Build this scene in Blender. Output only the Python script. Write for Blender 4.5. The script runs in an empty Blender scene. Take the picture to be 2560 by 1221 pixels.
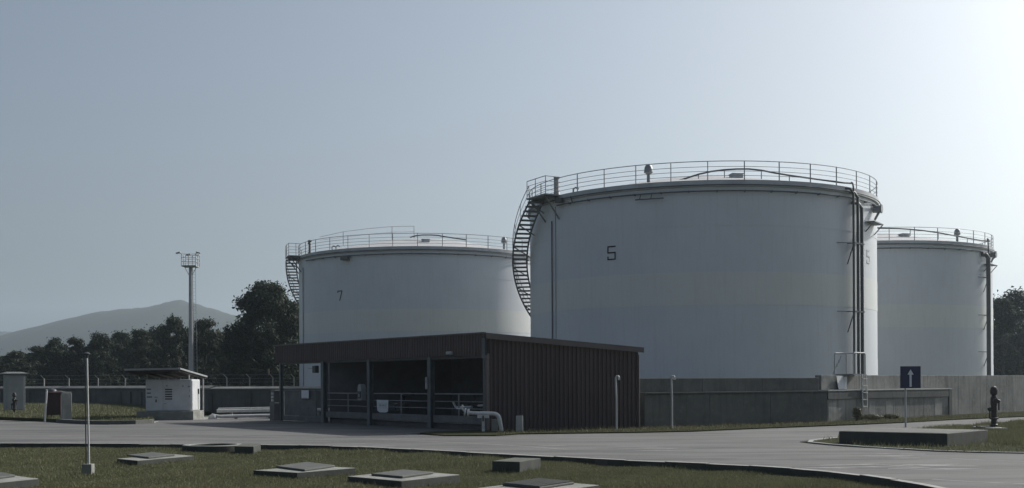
import bpy, bmesh, math, random
import numpy as np
from math import sin, cos, pi, radians, sqrt, atan2, asin, hypot
from mathutils import Vector, Matrix

SC = bpy.context.scene
COL = SC.collection

# ------------------------------------------------------------------ camera, sky, sun, exposure
F, CX, HY, ROLL, EYE = 2972.0, 1280.0, 958.5, radians(0.3), 1.7
cam_d = bpy.data.cameras.new('camera')
cam_d.sensor_width = 36.0
cam_d.lens = 36.0 * F / 2560.0
cam_d.shift_y = (HY - 610.5) / 2560.0
cam_d.clip_start = 0.1
cam_d.clip_end = 20000
cam = bpy.data.objects.new('camera', cam_d)
COL.objects.link(cam)
cam.matrix_world = Matrix.Translation((0, 0, EYE)) @ Matrix.Rotation(pi / 2, 4, 'X') @ Matrix.Rotation(-ROLL, 4, 'Z')
SC.camera = cam

SUN_AZ, SUN_EL = radians(51.5), radians(33)     # clockwise from +Y
world = bpy.data.worlds.new('World')
SC.world = world
world.use_nodes = True
wn = world.node_tree.nodes
wl = world.node_tree.links
wn.clear()
sky = wn.new('ShaderNodeTexSky')
sky.sky_type = 'NISHITA'
sky.sun_disc = False
sky.sun_elevation = SUN_EL
sky.sun_rotation = SUN_AZ
sky.air_density = 1.0
sky.dust_density = 5.0
sky.ozone_density = 1.0
hsv = wn.new('ShaderNodeHueSaturation')
hsv.inputs['Saturation'].default_value = 0.68
bg = wn.new('ShaderNodeBackground')
bg.inputs['Strength'].default_value = 0.083
wo = wn.new('ShaderNodeOutputWorld')
wl.new(sky.outputs['Color'], hsv.inputs['Color'])
tint = wn.new('ShaderNodeMix')
tint.data_type = 'RGBA'
tint.blend_type = 'MULTIPLY'
tint.inputs[0].default_value = 1.0
tint.inputs[7].default_value = (.92, 1.0, 1.09, 1)
wl.new(hsv.outputs['Color'], tint.inputs[6])
wl.new(tint.outputs[2], bg.inputs['Color'])
wl.new(bg.outputs['Background'], wo.inputs['Surface'])

sun_d = bpy.data.lights.new('sun', 'SUN')
sun_d.energy = 5.0
sun_d.angle = radians(0.6)
sun_d.color = (1.0, 0.97, 0.92)
sun = bpy.data.objects.new('sun', sun_d)
COL.objects.link(sun)
sdir = Vector((sin(SUN_AZ) * cos(SUN_EL), cos(SUN_AZ) * cos(SUN_EL), sin(SUN_EL)))
sun.rotation_euler = sdir.to_track_quat('Z', 'Y').to_euler()
sun.location = (60, 50, 80)

SC.view_settings.view_transform = 'Standard'
SC.view_settings.look = 'None'
SC.view_settings.exposure = 0.08
SC.view_settings.gamma = 1.0
SC.view_settings.use_curve_mapping = False
try:
    SC.cycles.volume_bounces = 0
    SC.cycles.max_bounces = 6
    SC.cycles.use_denoising = True
    SC.cycles.volume_step_rate = 4
except Exception:
    pass

# ------------------------------------------------------------------ helpers
cR, sR = cos(ROLL), sin(ROLL)


def _un(px, py):
    dx, dy = px - CX, py - HY
    return dx * cR - dy * sR, dx * sR + dy * cR


def G(px, py, z=0.0):
    """ground point at height z seen at a photo pixel"""
    x, y = _un(px, py)
    Y = (EYE - z) * F / y
    return Vector((x / F * Y, Y, z))


def D(px, py, Y):
    x, y = _un(px, py)
    return Vector((x / F * Y, Y, EYE - y / F * Y))


class MB:
    def __init__(s):
        s.v, s.f = [], []

    def add(s, vs, fs):
        o = len(s.v)
        s.v += [tuple(p) for p in vs]
        s.f += [tuple(i + o for i in f) for f in fs]
        return s

    def box(s, c, size, rz=0.0, taper=1.0):
        hx, hy, hz = size[0] / 2, size[1] / 2, size[2] / 2
        vs = []
        for k, (sx, sy, sz) in enumerate([(-1, -1, -1), (1, -1, -1), (1, 1, -1), (-1, 1, -1), (-1, -1, 1), (1, -1, 1), (1, 1, 1), (-1, 1, 1)]):
            t = taper if sz > 0 else 1
            x, y = sx * hx * t, sy * hy * t
            vs.append((c[0] + x * cos(rz) - y * sin(rz), c[1] + x * sin(rz) + y * cos(rz), c[2] + sz * hz))
        return s.add(vs, [(0, 3, 2, 1), (4, 5, 6, 7), (0, 1, 5, 4), (1, 2, 6, 5), (2, 3, 7, 6), (3, 0, 4, 7)])

    def prism(s, pts, z0, z1):
        """vertical prism over a plan polygon; z0/z1 numbers or lists"""
        n = len(pts)
        a = 0
        for i in range(n):
            p, q = pts[i], pts[(i + 1) % n]
            a += p[0] * q[1] - q[0] * p[1]
        if a < 0:
            pts = pts[::-1]
            if not isinstance(z0, (int, float)):
                z0 = z0[::-1]
            if not isinstance(z1, (int, float)):
                z1 = z1[::-1]
        A = z0 if not isinstance(z0, (int, float)) else [z0] * n
        B = z1 if not isinstance(z1, (int, float)) else [z1] * n
        vs = [(p[0], p[1], A[i]) for i, p in enumerate(pts)] + [(p[0], p[1], B[i]) for i, p in enumerate(pts)]
        fs = [tuple(range(n))[::-1], tuple(range(n, 2 * n))]
        for i in range(n):
            j = (i + 1) % n
            fs.append((i, j, n + j, n + i))
        return s.add(vs, fs)

    def bar(s, a, b, w, h=None, up=(0, 0, 1)):
        h = h or w
        a, b, up = Vector(a), Vector(b), Vector(up)
        d = (b - a).normalized()
        if abs(d.dot(up)) > .99:
            up = Vector((1, 0, 0))
        x = d.cross(up).normalized()
        y = x.cross(d)
        vs = []
        for p in (a, b):
            for sx, sy in ((-1, -1), (1, -1), (1, 1), (-1, 1)):
                vs.append(p + x * sx * w / 2 + y * sy * h / 2)
        return s.add(vs, [(0, 1, 2, 3), (7, 6, 5, 4), (0, 4, 5, 1), (1, 5, 6, 2), (2, 6, 7, 3), (3, 7, 4, 0)])

    def tube(s, pts, r, n=8, closed=False, r2=None):
        pts = [Vector(p) for p in pts]
        m = len(pts)
        vs, fs = [], []
        ref = None
        for i, p in enumerate(pts):
            if closed:
                t = pts[(i + 1) % m] - pts[i - 1]
            else:
                t = pts[min(i + 1, m - 1)] - pts[max(i - 1, 0)]
            t.normalize()
            if ref is None:
                ref = Vector((0, 0, 1)) if abs(t.z) < .9 else Vector((1, 0, 0))
            x = ref - t * ref.dot(t)
            if x.length < 1e-4:
                x = t.orthogonal()
            x.normalize()
            ref = x
            y = t.cross(x)
            rr = r if r2 is None else r + (r2 - r) * i / max(1, m - 1)
            for k in range(n):
                a = 2 * pi * k / n
                vs.append(p + x * cos(a) * rr + y * sin(a) * rr)
        for i in range(m if closed else m - 1):
            j = (i + 1) % m
            for k in range(n):
                l = (k + 1) % n
                fs.append((i * n + k, j * n + k, j * n + l, i * n + l)[::-1])
        if not closed:
            fs.append(tuple(range(n)))
            fs.append(tuple(range((m - 1) * n, m * n))[::-1])
        return s.add(vs, fs)

    def lathe(s, prof, c=(0, 0, 0), n=24, a0=0.0, a1=2 * pi):
        full = abs(a1 - a0 - 2 * pi) < 1e-6
        k = n if full else n + 1
        vs, fs = [], []
        for (r, z) in prof:
            for i in range(k):
                a = a0 + (a1 - a0) * i / n
                vs.append((c[0] + r * sin(a), c[1] - r * cos(a), c[2] + z))
        for j in range(len(prof) - 1):
            for i in range(n):
                i2 = (i + 1) % k
                fs.append((j * k + i, j * k + i2, (j + 1) * k + i2, (j + 1) * k + i))
        return s.add(vs, fs)

    def build(s, name, mat, parent=None, smooth=False, bevel=0.0):
        me = bpy.data.meshes.new(name)
        me.from_pydata(s.v, [], s.f)
        me.update()
        o = bpy.data.objects.new(name, me)
        COL.objects.link(o)
        if mat:
            me.materials.append(mat)
        if smooth:
            me.polygons.foreach_set('use_smooth', [True] * len(me.polygons))
            try:
                me.set_sharp_from_angle(angle=radians(40))
            except Exception:
                pass
        if parent:
            o.parent = parent
        if bevel:
            md = o.modifiers.new('bevel', 'BEVEL')
            md.width = bevel
            md.segments = 2
            md.limit_method = 'ANGLE'
        return o


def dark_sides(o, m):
    """give every side face its own dark material of painted shade and stain, tops keep the first one"""
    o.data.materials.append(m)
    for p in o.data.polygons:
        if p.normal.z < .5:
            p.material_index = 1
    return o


def tag(o, label=None, cat=None, group=None, kind=None):
    if label:
        o['label'] = label
    if cat:
        o['category'] = cat
    if group:
        o['group'] = group
    if kind:
        o['kind'] = kind
    return o


def thing(name, label, cat, loc=(0, 0, 0), rz=0.0, group=None):
    o = bpy.data.objects.new(name, None)
    COL.objects.link(o)
    o.location = loc
    o.rotation_euler = (0, 0, rz)
    o.empty_display_size = .3
    return tag(o, label, cat, group)


def copy_part(o, parent, loc=None, rot=None):
    c = o.copy()
    COL.objects.link(c)
    c.parent = parent
    if loc is not None:
        c.location = loc
    if rot is not None:
        c.rotation_euler = rot
    return c


# ------------------------------------------------------------------ materials
def mat(name, c1, c2=None, scale=3.0, rough=.8, metal=0.0, streak=0.0, streak_col=None, bump=0.0, bscale=40, c3=None, spec=.4, lo=.35, hi=.7, stretch=None):
    m = bpy.data.materials.new(name)
    m.use_nodes = True
    nt = m.node_tree
    N, L = nt.nodes, nt.links
    b = N['Principled BSDF']
    b.inputs['Roughness'].default_value = rough
    b.inputs['Metallic'].default_value = metal
    b.inputs['Specular IOR Level'].default_value = spec
    b.inputs['Base Color'].default_value = (*c1, 1)
    geo = N.new('ShaderNodeNewGeometry')
    pos = geo.outputs['Position']
    if stretch:
        mp0 = N.new('ShaderNodeMapping')
        mp0.inputs['Scale'].default_value = stretch
        L.new(pos, mp0.inputs['Vector'])
        pos1 = mp0.outputs['Vector']
    else:
        pos1 = pos
    col = None

    def noise(sc, vec, detail=6, r=.6):
        n = N.new('ShaderNodeTexNoise')
        n.inputs['Scale'].default_value = sc
        n.inputs['Detail'].default_value = detail
        n.inputs['Roughness'].default_value = r
        L.new(vec, n.inputs['Vector'])
        return n.outputs['Fac']

    def ramp(fac, a, bb):
        mr = N.new('ShaderNodeMapRange')
        mr.inputs['From Min'].default_value = a
        mr.inputs['From Max'].default_value = bb
        L.new(fac, mr.inputs['Value'])
        return mr.outputs['Result']

    def mix(fac, a, bb):
        mx = N.new('ShaderNodeMix')
        mx.data_type = 'RGBA'
        L.new(fac, mx.inputs['Factor'])
        for s_, val in (('A', a), ('B', bb)):
            sock = [i for i in mx.inputs if i.name == s_ and i.type == 'RGBA'][0]
            if isinstance(val, tuple):
                sock.default_value = (*val, 1)
            else:
                L.new(val, sock)
        return [o for o in mx.outputs if o.type == 'RGBA'][0]
    if c2:
        col = mix(ramp(noise(scale, pos1), lo, hi), c1, c2)
        if c3:
            col = mix(ramp(noise(scale * 5.3, pos1, 8, .7), .5, .75), col, c3)
    if streak:
        mp = N.new('ShaderNodeMapping')
        mp.inputs['Scale'].default_value = (1, 1, .06)
        L.new(pos, mp.inputs['Vector'])
        st = ramp(noise(6.0, mp.outputs['Vector'], 5, .65), .5, .78)
        mu = N.new('ShaderNodeMath')
        mu.operation = 'MULTIPLY'
        mu.inputs[1].default_value = streak
        L.new(st, mu.inputs[0])
        col = mix(mu.outputs[0], col if col else c1, streak_col or tuple(x * .4 for x in c1))
    if col:
        L.new(col, b.inputs['Base Color'])
    if bump:
        bp = N.new('ShaderNodeBump')
        bp.inputs['Strength'].default_value = bump
        bp.inputs['Distance'].default_value = .02
        L.new(noise(bscale, pos, 8, .7), bp.inputs['Height'])
        L.new(bp.outputs['Normal'], b.inputs['Normal'])
    return m


M = {}
M['white_a'] = mat('tank paint cool', (.605, .63, .66), (.56, .585, .62), .35, .42, streak=.32, streak_col=(.45, .46, .46))
M['white_b'] = mat('tank paint warm', (.65, .663, .645), (.605, .62, .605), .35, .42, streak=.32, streak_col=(.48, .48, .45))
M['roofw'] = mat('tank roof paint', (.50, .50, .495), (.40, .395, .385), .6, .55)
M['rim'] = mat('tank rim paint', (.5, .52, .54), (.36, .37, .38), .8, .6)
M['galv'] = mat('galvanised rail', (.27, .285, .295), (.20, .21, .215), 1.5, .5, .35)
M['pipe_dark'] = mat('dark pipe', (.07, .075, .08), (.10, .10, .10), 2, .5)
M['tread'] = mat('stair tread', (.23, .24, .25), (.16, .165, .17), 2, .6, .2)
M['black'] = mat('black paint', (.012, .012, .014), None, rough=.6)
M['fadegrey'] = mat('faded number paint', (.54, .55, .56), None, rough=.6)
M['brown'] = mat('brown cladding', (.092, .066, .062), (.066, .049, .047), .7, .55, streak=.5, streak_col=(.14, .118, .112), stretch=(1, 1, .3))
M['browntrim'] = mat('brown flashing', (.13, .108, .10), (.10, .084, .08), 1.2, .55)
M['shedcol'] = mat('shed column paint', (.115, .135, .142), (.08, .095, .10), 2, .55)
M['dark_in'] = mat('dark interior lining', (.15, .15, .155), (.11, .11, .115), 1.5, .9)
M['plinth'] = mat('painted plinth', (.15, .157, .157), (.105, .11, .11), 2, .8)
M['conc'] = mat('weathered concrete', (.33, .33, .31), (.20, .205, .19), 1.6, .95, streak=.5, streak_col=(.12, .125, .115), bump=.4, c3=(.26, .26, .24))
M['conc_pale'] = mat('pale concrete', (.44, .44, .42), (.33, .33, .31), 2.0, .95, bump=.3, c3=(.36, .36, .34))
M['conc_wall'] = mat('bund concrete', (.25, .25, .236), (.125, .13, .12), .9, .95, streak=.9, streak_col=(.065, .07, .063), bump=.5, c3=(.29, .285, .265))
M['patch'] = mat('render repair', (.31, .31, .292), (.17, .172, .16), 1.8, .95, streak=.9, streak_col=(.11, .113, .105), bump=.3)
M['conc_moss_shade'] = mat('blackened concrete and ledge shade', (.115, .12, .112), (.075, .08, .075), .9, .95, streak=.7, streak_col=(.05, .053, .05), bump=.4, c3=(.14, .14, .125))  # mossy walls and kerb; also paints the shadow band under the right ledge
M['conc_dark'] = mat('slab concrete', (.27, .272, .25), (.145, .15, .133), 2.4, .95, bump=.5, c3=(.19, .19, .17))
M['plat_top'] = mat('platform concrete', (.15, .152, .14), (.085, .09, .078), 1.3, .95, bump=.5, c3=(.115, .115, .10))
M['block_top'] = mat('mossy block top', (.095, .10, .08), (.06, .066, .05), 2.5, .95, bump=.5)
M['conc_black'] = mat('side shade and stain', (.060, .064, .056), (.038, .041, .037), 1.4, .95, streak=.5, streak_col=(.085, .09, .078), bump=.5)  # shade of slab sides put into the colour, stain on kerb sides
M['slab_top'] = mat('cover iron', (.088, .092, .083), (.058, .063, .055), 5, .8, bump=.3)
M['road'] = mat('road concrete', (.155, .153, .148), (.088, .088, .086), .55, .93, bump=.5, bscale=70, c3=(.175, .172, .165), stretch=(.28, 1.5, 1), lo=.38, hi=.64, spec=.2)
M['joint'] = mat('pale joint', (.34, .335, .325), (.20, .197, .19), 3, .93)
M['kerb'] = mat('kerb concrete', (.36, .355, .335), (.25, .25, .235), 3, .93, bump=.4)
M['soil'] = mat('grass soil', (.038, .043, .022), (.052, .053, .030), .9, .98, bump=1.0, bscale=25, c3=(.028, .033, .017), spec=.02)
M['far_ground'] = mat('far ground', (.07, .08, .045), (.10, .098, .065), .3, .98, spec=.02)
M['white_pipe'] = mat('white pipe paint', (.60, .60, .585), (.46, .46, .445), 4, .5)
M['cab'] = mat('cabinet enamel', (.57, .58, .585), (.48, .49, .495), 2.5, .5, streak=.25, streak_col=(.38, .38, .36))
M['cabgrey'] = mat('grey cabinet paint', (.27, .285, .285), (.22, .232, .232), 1.5, .6)
M['ink'] = mat('dark label print', (.05, .05, .055), None, rough=.7)
M['signpaper'] = mat('sign face', (.62, .65, .67), (.54, .57, .59), 6, .5)
M['signtext'] = mat('worn sign print', (.34, .36, .39), None, rough=.6)
M['red'] = mat('red box paint', (.045, .021, .021), (.034, .018, .018), 3, .6)
M['bluesign'] = mat('blue sign face', (.020, .027, .075), (.016, .022, .060), 3, .4)
M['whitesign'] = mat('white sign print', (.62, .63, .66), None, rough=.45)
M['hydrant'] = mat('dark hydrant paint', (.045, .036, .034), (.03, .026, .026), 6, .6)
M['steel'] = mat('grey steel', (.42, .43, .43), (.32, .33, .33), 2, .5, .2)
M['lamp'] = mat('lamp housing', (.06, .065, .068), None, rough=.5)
M['glass'] = mat('lamp glass', (.3, .32, .33), None, rough=.15)
M['bark'] = mat('bark', (.07, .06, .05), (.045, .04, .033), 3, .95)
M['rust'] = mat('rusty canopy', (.085, .075, .07), (.05, .047, .046), 1.5, .8)


def leafmat(name, a, b, c):
    m = bpy.data.materials.new(name)
    m.use_nodes = True
    N, L = m.node_tree.nodes, m.node_tree.links
    p = N['Principled BSDF']
    p.inputs['Roughness'].default_value = .65
    p.inputs['Specular IOR Level'].default_value = .12
    g = N.new('ShaderNodeNewGeometry')
    r = N.new('ShaderNodeValToRGB')
    r.color_ramp.elements[0].color = (*a, 1)
    r.color_ramp.elements[1].color = (*c, 1)
    e = r.color_ramp.elements.new(.5)
    e.color = (*b, 1)
    n = N.new('ShaderNodeTexNoise')
    n.inputs['Scale'].default_value = .55
    n.inputs['Detail'].default_value = 4
    L.new(g.outputs['Position'], n.inputs['Vector'])
    mx = N.new('ShaderNodeMath')
    mx.operation = 'MULTIPLY_ADD'
    mx.inputs[1].default_value = .45
    L.new(g.outputs['Random Per Island'], mx.inputs[0])
    m2 = N.new('ShaderNodeMath')
    m2.operation = 'MULTIPLY'
    m2.inputs[1].default_value = .6
    L.new(n.outputs['Fac'], m2.inputs[0])
    L.new(m2.outputs[0], mx.inputs[2])
    L.new(mx.outputs[0], r.inputs['Fac'])
    L.new(r.outputs['Color'], p.inputs['Base Color'])
    tr = N.new('ShaderNodeBsdfTranslucent')
    L.new(r.outputs['Color'], tr.inputs['Color'])
    ms = N.new('ShaderNodeMixShader')
    ms.inputs['Fac'].default_value = .2
    L.new(p.outputs['BSDF'], ms.inputs[1])
    L.new(tr.outputs['BSDF'], ms.inputs[2])
    L.new(ms.outputs['Shader'], N['Material Output'].inputs['Surface'])
    return m


M['leaf'] = leafmat('dark foliage', (.016, .025, .015), (.026, .037, .022), (.042, .055, .032))
M['leaf2'] = leafmat('olive foliage', (.019, .027, .016), (.032, .041, .024), (.052, .060, .036))
M['grass'] = leafmat('grass blades', (.092, .103, .052), (.145, .152, .083), (.225, .208, .13))
M['drygrass'] = leafmat('dry grass blades', (.09, .092, .05), (.14, .135, .078), (.20, .18, .11))

# ------------------------------------------------------------------ setting: ground, road, kerbs
mb = MB()
mb.add([(-3800, -300, -.3), (3800, -300, -.3), (3800, 4300, -.3), (-3800, 4300, -.3)], [(0, 1, 2, 3)])
tag(mb.build('ground', M['far_ground']), kind='structure')


def sheet(name, pts, mat_, parent=None, kind='structure', drop=0.0, cuts=0):
    bm = bmesh.new()
    vs = [bm.verts.new(p) for p in pts]
    f = bm.faces.new(vs)
    if f.normal.z < 0 or (f.normal_update() or f.normal.z < 0):
        f.normal_flip()
    if drop:
        ex = bmesh.ops.extrude_face_region(bm, geom=[f])
        bmesh.ops.translate(bm, vec=(0, 0, -drop), verts=[v for v in ex['geom'] if isinstance(v, bmesh.types.BMVert)])
        bmesh.ops.recalc_face_normals(bm, faces=bm.faces)
    bmesh.ops.triangulate(bm, faces=bm.faces)
    me = bpy.data.meshes.new(name)
    bm.to_mesh(me)
    bm.free()
    me.materials.append(mat_)
    o = bpy.data.objects.new(name, me)
    COL.objects.link(o)
    if parent:
        o.parent = parent
    if kind:
        o['kind'] = kind
    return o


near_px = [(-420, 1108), (-200, 1109), (0, 1110), (250, 1111), (470, 1112), (560, 1114), (640, 1114), (780, 1115), (920, 1119), (1100, 1128), (1300, 1139), (1500, 1150), (1700, 1158), (1900, 1167), (2100, 1182), (2300, 1211), (2420, 1238), (2560, 1285)]
near = [G(*p) for p in near_px]
far_px = [(2900, 1030), (2560, 1043), (2400, 1050), (2260, 1058), (2150, 1063), (2000, 1069), (1870, 1074), (1740, 1080), (1600, 1083), (1450, 1085), (1300, 1087), (1240, 1091), (1110, 1091), (1020, 1085), (1090, 1078), (1180, 1077)]
far_l = [(705, 1047), (600, 1043), (512, 1049), (400, 1052), (384, 1059), (300, 1062), (230, 1061), (150, 1057), (0, 1051), (-200, 1046), (-420, 1043)]
A = G(1220, 1078)
Lf = G(703, 1052)
B = G(1597, 1072)
Cc = Lf + (B - A)
far = [G(*p) for p in far_px] + [A + (B - A) * .25 + Vector((0, .6, 0)), Lf + (B - A) * .25] + [G(*p) for p in far_l]
rp = near + [Vector((12, 9, 0)), Vector((30, 9, 0)), Vector((60, 30, 0))] + far
road = sheet('road', rp, M['road'], drop=.25)

# verge (everything on the far side of the road, up to the walls and beyond)
verge_pts = [v + Vector((0, 0, -.012)) for v in [Vector((12, 26, 0)), Vector((-60, 26, 0)), Vector((-90, 130, 0)), Vector((110, 130, 0)), Vector((110, 20, 0)), Vector((40, 20, 0))]]
# raised banks along the road, built as their own ground sheets
vg = thing('verge', None, None)
vg['kind'] = 'structure'
bank_l = [G(*p) + Vector((0, 0, .13)) for p in [(-420, 1042), (-200, 1045), (0, 1049.5), (150, 1055.5), (230, 1059), (300, 1060), (383, 1057.5)]]
bank_l2 = [D(390, 1040, 62), Vector((-17.5, 70, .15)), Vector((-31, 92, .3)), Vector((-75, 110, .3))]
for p in bank_l2:
    p.z = .14 if p.y < 75 else .3
sheet('bank', bank_l + bank_l2, M['soil'], vg, None, drop=.3)
bank_r = [G(*p) + Vector((0, 0, .03)) for p in [(1240, 1090), (1300, 1086), (1450, 1084), (1600, 1082), (1740, 1079), (1870, 1073), (2000, 1068), (2150, 1062), (2260, 1057), (2400, 1049), (2560, 1042), (2900, 1029)]]
sheet('bank', bank_r + [Vector((60, 78, .12)), Vector((30, 68, .1)), Vector((14, 54, .06)), B + Vector((0, 4, .03)), B * .4 + A * .6 + Vector((0, 1, .03)), A + Vector((.3, .8, .03)), G(1120, 1080) + Vector((0, 0, .03)), G(1050, 1085) + Vector((0, 0, .03)), G(1110, 1090) + Vector((0, 0, .03))], M['soil'], vg, None, drop=.3)
back_ground = sheet('yard_ground', [Vector((-95, 60, -.05)), Vector((95, 40, -.05)), Vector((95, 160, -.05)), Vector((-95, 160, -.05))], M['far_ground'], drop=.2)
apron = sheet('apron', [Lf + Vector((-7, -1, -.008)), A + Vector((.2, .9, -.008)), B + Vector((0, .6, -.008)), Cc + Vector((0, 3, -.008)), Vector((-24, 66, -.008))], M['conc'], drop=.2)

# the near lawn: a gently uneven sheet lower than the road
LZ = -.11
rnd = random.Random(3)
nx_, ny_ = 150, 90


def bumpz(x, y):
    return .02 * sin(x * .9 + y * .55) + .014 * sin(x * 2.3 - y * 1.7) + .01 * sin(x * 4.1 + 1.3 * y) + .012 * sin(y * 3.1)


def edge_y(x):
    """depth of the near road edge at x"""
    for i in range(len(near) - 1):
        if near[i].x <= x <= near[i + 1].x:
            t = (x - near[i].x) / (near[i + 1].x - near[i].x)
            return near[i].y + t * (near[i + 1].y - near[i].y)
    return near[0].y if x < near[0].x else near[-1].y


lm = MB()
vs, fs = [], []
for j in range(ny_ + 1):
    for i in range(nx_ + 1):
        x = -30 + i / nx_ * 44
        ye = edge_y(x) - .02 if x < near[-1].x else near[-1].y - .02
        y = 3 + (ye - 3) * (j / ny_)
        vs.append((x, y, LZ + bumpz(x, y) * (1 - .3 * j / ny_)))
for j in range(ny_):
    for i in range(nx_):
        a = j * (nx_ + 1) + i
        fs.append((a, a + 1, a + nx_ + 2, a + nx_ + 1))
lm.add(vs, fs)
tag(lm.build('lawn', M['soil'], smooth=True), kind='structure')

# kerb stones along the near road edge
kroot = thing('kerb', None, None)
kroot['kind'] = 'structure'
kw = .13


def offset_line(pts, d):
    out = []
    for i, p in enumerate(pts):
        t = (pts[min(i + 1, len(pts) - 1)] - pts[max(i - 1, 0)])
        t.normalize()
        out.append(p + Vector((-t.y, t.x, 0)) * d)
    return out


def resample(pts, step):
    out = [pts[0].copy()]
    acc = 0
    for a, b in zip(pts[:-1], pts[1:]):
        L = (b - a).length
        s = step - acc
        while s < L:
            out.append(a + (b - a) * (s / L))
            s += step
        acc = (acc + L) % step
    out.append(pts[-1].copy())
    return out


def smooth_line(pts, it=2):
    for _ in range(it):
        q = [pts[0]]
        for a, b in zip(pts[:-1], pts[1:]):
            q += [a * .75 + b * .25, a * .25 + b * .75]
        q.append(pts[-1])
        pts = q
    return pts


rk = random.Random(5)
fine = resample(smooth_line(near), 1.0)
inner = offset_line(fine, kw)
outer = offset_line(fine, -.035)
cnt = 0
for i in range(len(fine) - 1):
    if fine[i].x < -17 or fine[i].x > 10:
        continue
    cx = (fine[i].x + fine[i + 1].x) / 2
    # gap where the round chamber interrupts the kerb
    if -9.1 < cx < -7.6:
        continue
    e = .004
    t = (fine[i + 1] - fine[i]).normalized()
    q = [outer[i] + t * e, outer[i + 1] - t * e, inner[i + 1] - t * e, inner[i] + t * e]
    dz = rk.uniform(-.008, .008)
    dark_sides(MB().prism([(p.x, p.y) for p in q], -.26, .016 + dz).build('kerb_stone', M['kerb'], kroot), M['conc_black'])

# flush strips and joints on the road
mk = thing('road_markings', None, None)
mk['kind'] = 'structure'


def strip(name, pxs, w, mat_, z=.004, parent=mk):
    pts = smooth_line([G(*p) for p in pxs], 2)
    a, b = offset_line(pts, w / 2), offset_line(pts, -w / 2)
    s = MB()
    n = len(pts)
    s.add([(p.x, p.y, z) for p in a + b], [(i, n + i, n + i + 1, i + 1) for i in range(n - 1)])
    return s.build(name, mat_, parent)


strip('joint_line', [(560, 1089), (705, 1094), (900, 1097), (1020, 1102), (1160, 1108), (1290, 1115), (1420, 1124)], .07, M['joint'])
strip('joint_line', [(-100, 1072), (120, 1073), (330, 1073), (480, 1073)], .10, M['joint'])
strip('joint_line', [(2330, 1199), (2450, 1206), (2600, 1212)], .07, M['joint'])
strip('joint_line', [(2380, 1147), (2470, 1152), (2600, 1155)], .07, M['joint'])
rw = random.Random(11)
wear = MB()
for (x0, x1, y0, n) in [(2085, 2400, 1166, 16), (2205, 2290, 1140, 5), (700, 1010, 1111, 5), (1300, 1750, 1120, 8), (100, 420, 1092, 6)]:
    for k in range(n):
        cxp, cyp = rw.uniform(x0, x1), y0 + rw.uniform(-6, 8)
        g = G(cxp, cyp)
        L_, W_ = rw.uniform(.3, 1.1), rw.uniform(.02, .05)
        m_ = 9
        ang = rw.uniform(-.15, .25)
        pts = []
        for i in range(m_):
            a = 2 * pi * i / m_
            x, y = cos(a) * L_ * rw.uniform(.6, 1), sin(a) * W_ * rw.uniform(.5, 1.2) * 2
            pts.append((g.x + x * cos(ang) - y * sin(ang), g.y + x * sin(ang) + y * cos(ang), .003 + .0002 * (k % 5)))
        wear.add(pts, [tuple(range(m_))])
w_ = wear.build('worn_patches', M['joint'], mk)
w_['kind'] = 'stuff'

# island on the right between the two arms of the road
isl_front = [G(*p) for p in [(2000, 1106), (2040, 1111), (2110, 1117), (2220, 1123), (2340, 1130), (2450, 1133), (2560, 1135), (2800, 1138)]]
isl_back = [G(*p) for p in [(2800, 1046), (2560, 1056), (2450, 1066), (2300, 1078), (2160, 1087), (2060, 1099)]]
isl = isl_front + isl_back
sheet('island', [p + Vector((0, 0, .016)) for p in isl], M['soil'], drop=.25)
kf = resample(smooth_line([isl_back[-2], isl_back[-1]] + isl_front), 1.2)
ki = offset_line(kf, .12)
ki_root = thing('island_kerb', None, None)
ki_root['kind'] = 'structure'
for i in range(len(kf) - 1):
    t = (kf[i + 1] - kf[i]).normalized()
    q = [kf[i] + t * .004, kf[i + 1] - t * .004, ki[i + 1] - t * .004, ki[i] + t * .004]
    MB().prism([(p.x, p.y) for p in q], -.2, .035 + rk.uniform(-.006, .006)).build('kerb_stone', M['kerb'], ki_root)

# far left kerb
fk = resample(smooth_line([G(*p) for p in [(140, 1057), (190, 1060), (240, 1062), (310, 1062), (360, 1060), (386, 1058)]]), 1.2)
fi = offset_line(fk, .12)
fk_root = thing('bank_kerb', None, None)
fk_root['kind'] = 'structure'
for i in range(len(fk) - 1):
    t = (fk[i + 1] - fk[i]).normalized()
    q = [fk[i] + t * .004, fk[i + 1] - t * .004, fi[i + 1] - t * .004, fi[i] + t * .004]
    dark_sides(MB().prism([(p.x, p.y) for p in q], -.2, .165).build('kerb_stone', M['kerb'], fk_root), M['conc_moss_shade'])

# ------------------------------------------------------------------ hills
def hill(name, prof, Y, depth, seed):
    pts = [(D(px, py, Y).x, D(px, py, Y).z) for px, py in prof]
    xs = np.array([p[0] for p in pts])
    zs = np.array([p[1] for p in pts])
    nx, ny = 220, 40
    X = np.linspace(xs[0], xs[-1], nx)
    H = np.interp(X, xs, zs)
    ker = np.ones(5) / 5
    H = np.convolve(np.pad(H, 2, mode='edge'), ker, 'valid')
    rng = np.random.default_rng(seed)
    H += np.convolve(rng.normal(0, 2.0, nx), np.ones(3) / 3, 'same')
    vs, fs = [], []
    for j in range(ny + 1):
        t = j / ny * 2 - 1
        prof_ = (1 - abs(t) ** 1.4)
        for i in range(nx):
            z = -.5 + (H[i] + .5) * prof_ * (1 + .12 * sin(X[i] / 60 + t * 3) * (1 - prof_))
            vs.append((X[i] + 20 * sin(t * 5 + X[i] / 150), Y + t * depth, z))
    for j in range(ny):
        for i in range(nx - 1):
            a = j * nx + i
            fs.append((a, a + 1, a + nx + 1, a + nx))
    o = MB().add(vs, fs).build(name, M['hill'], smooth=True)
    return tag(o, kind='structure')


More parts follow.
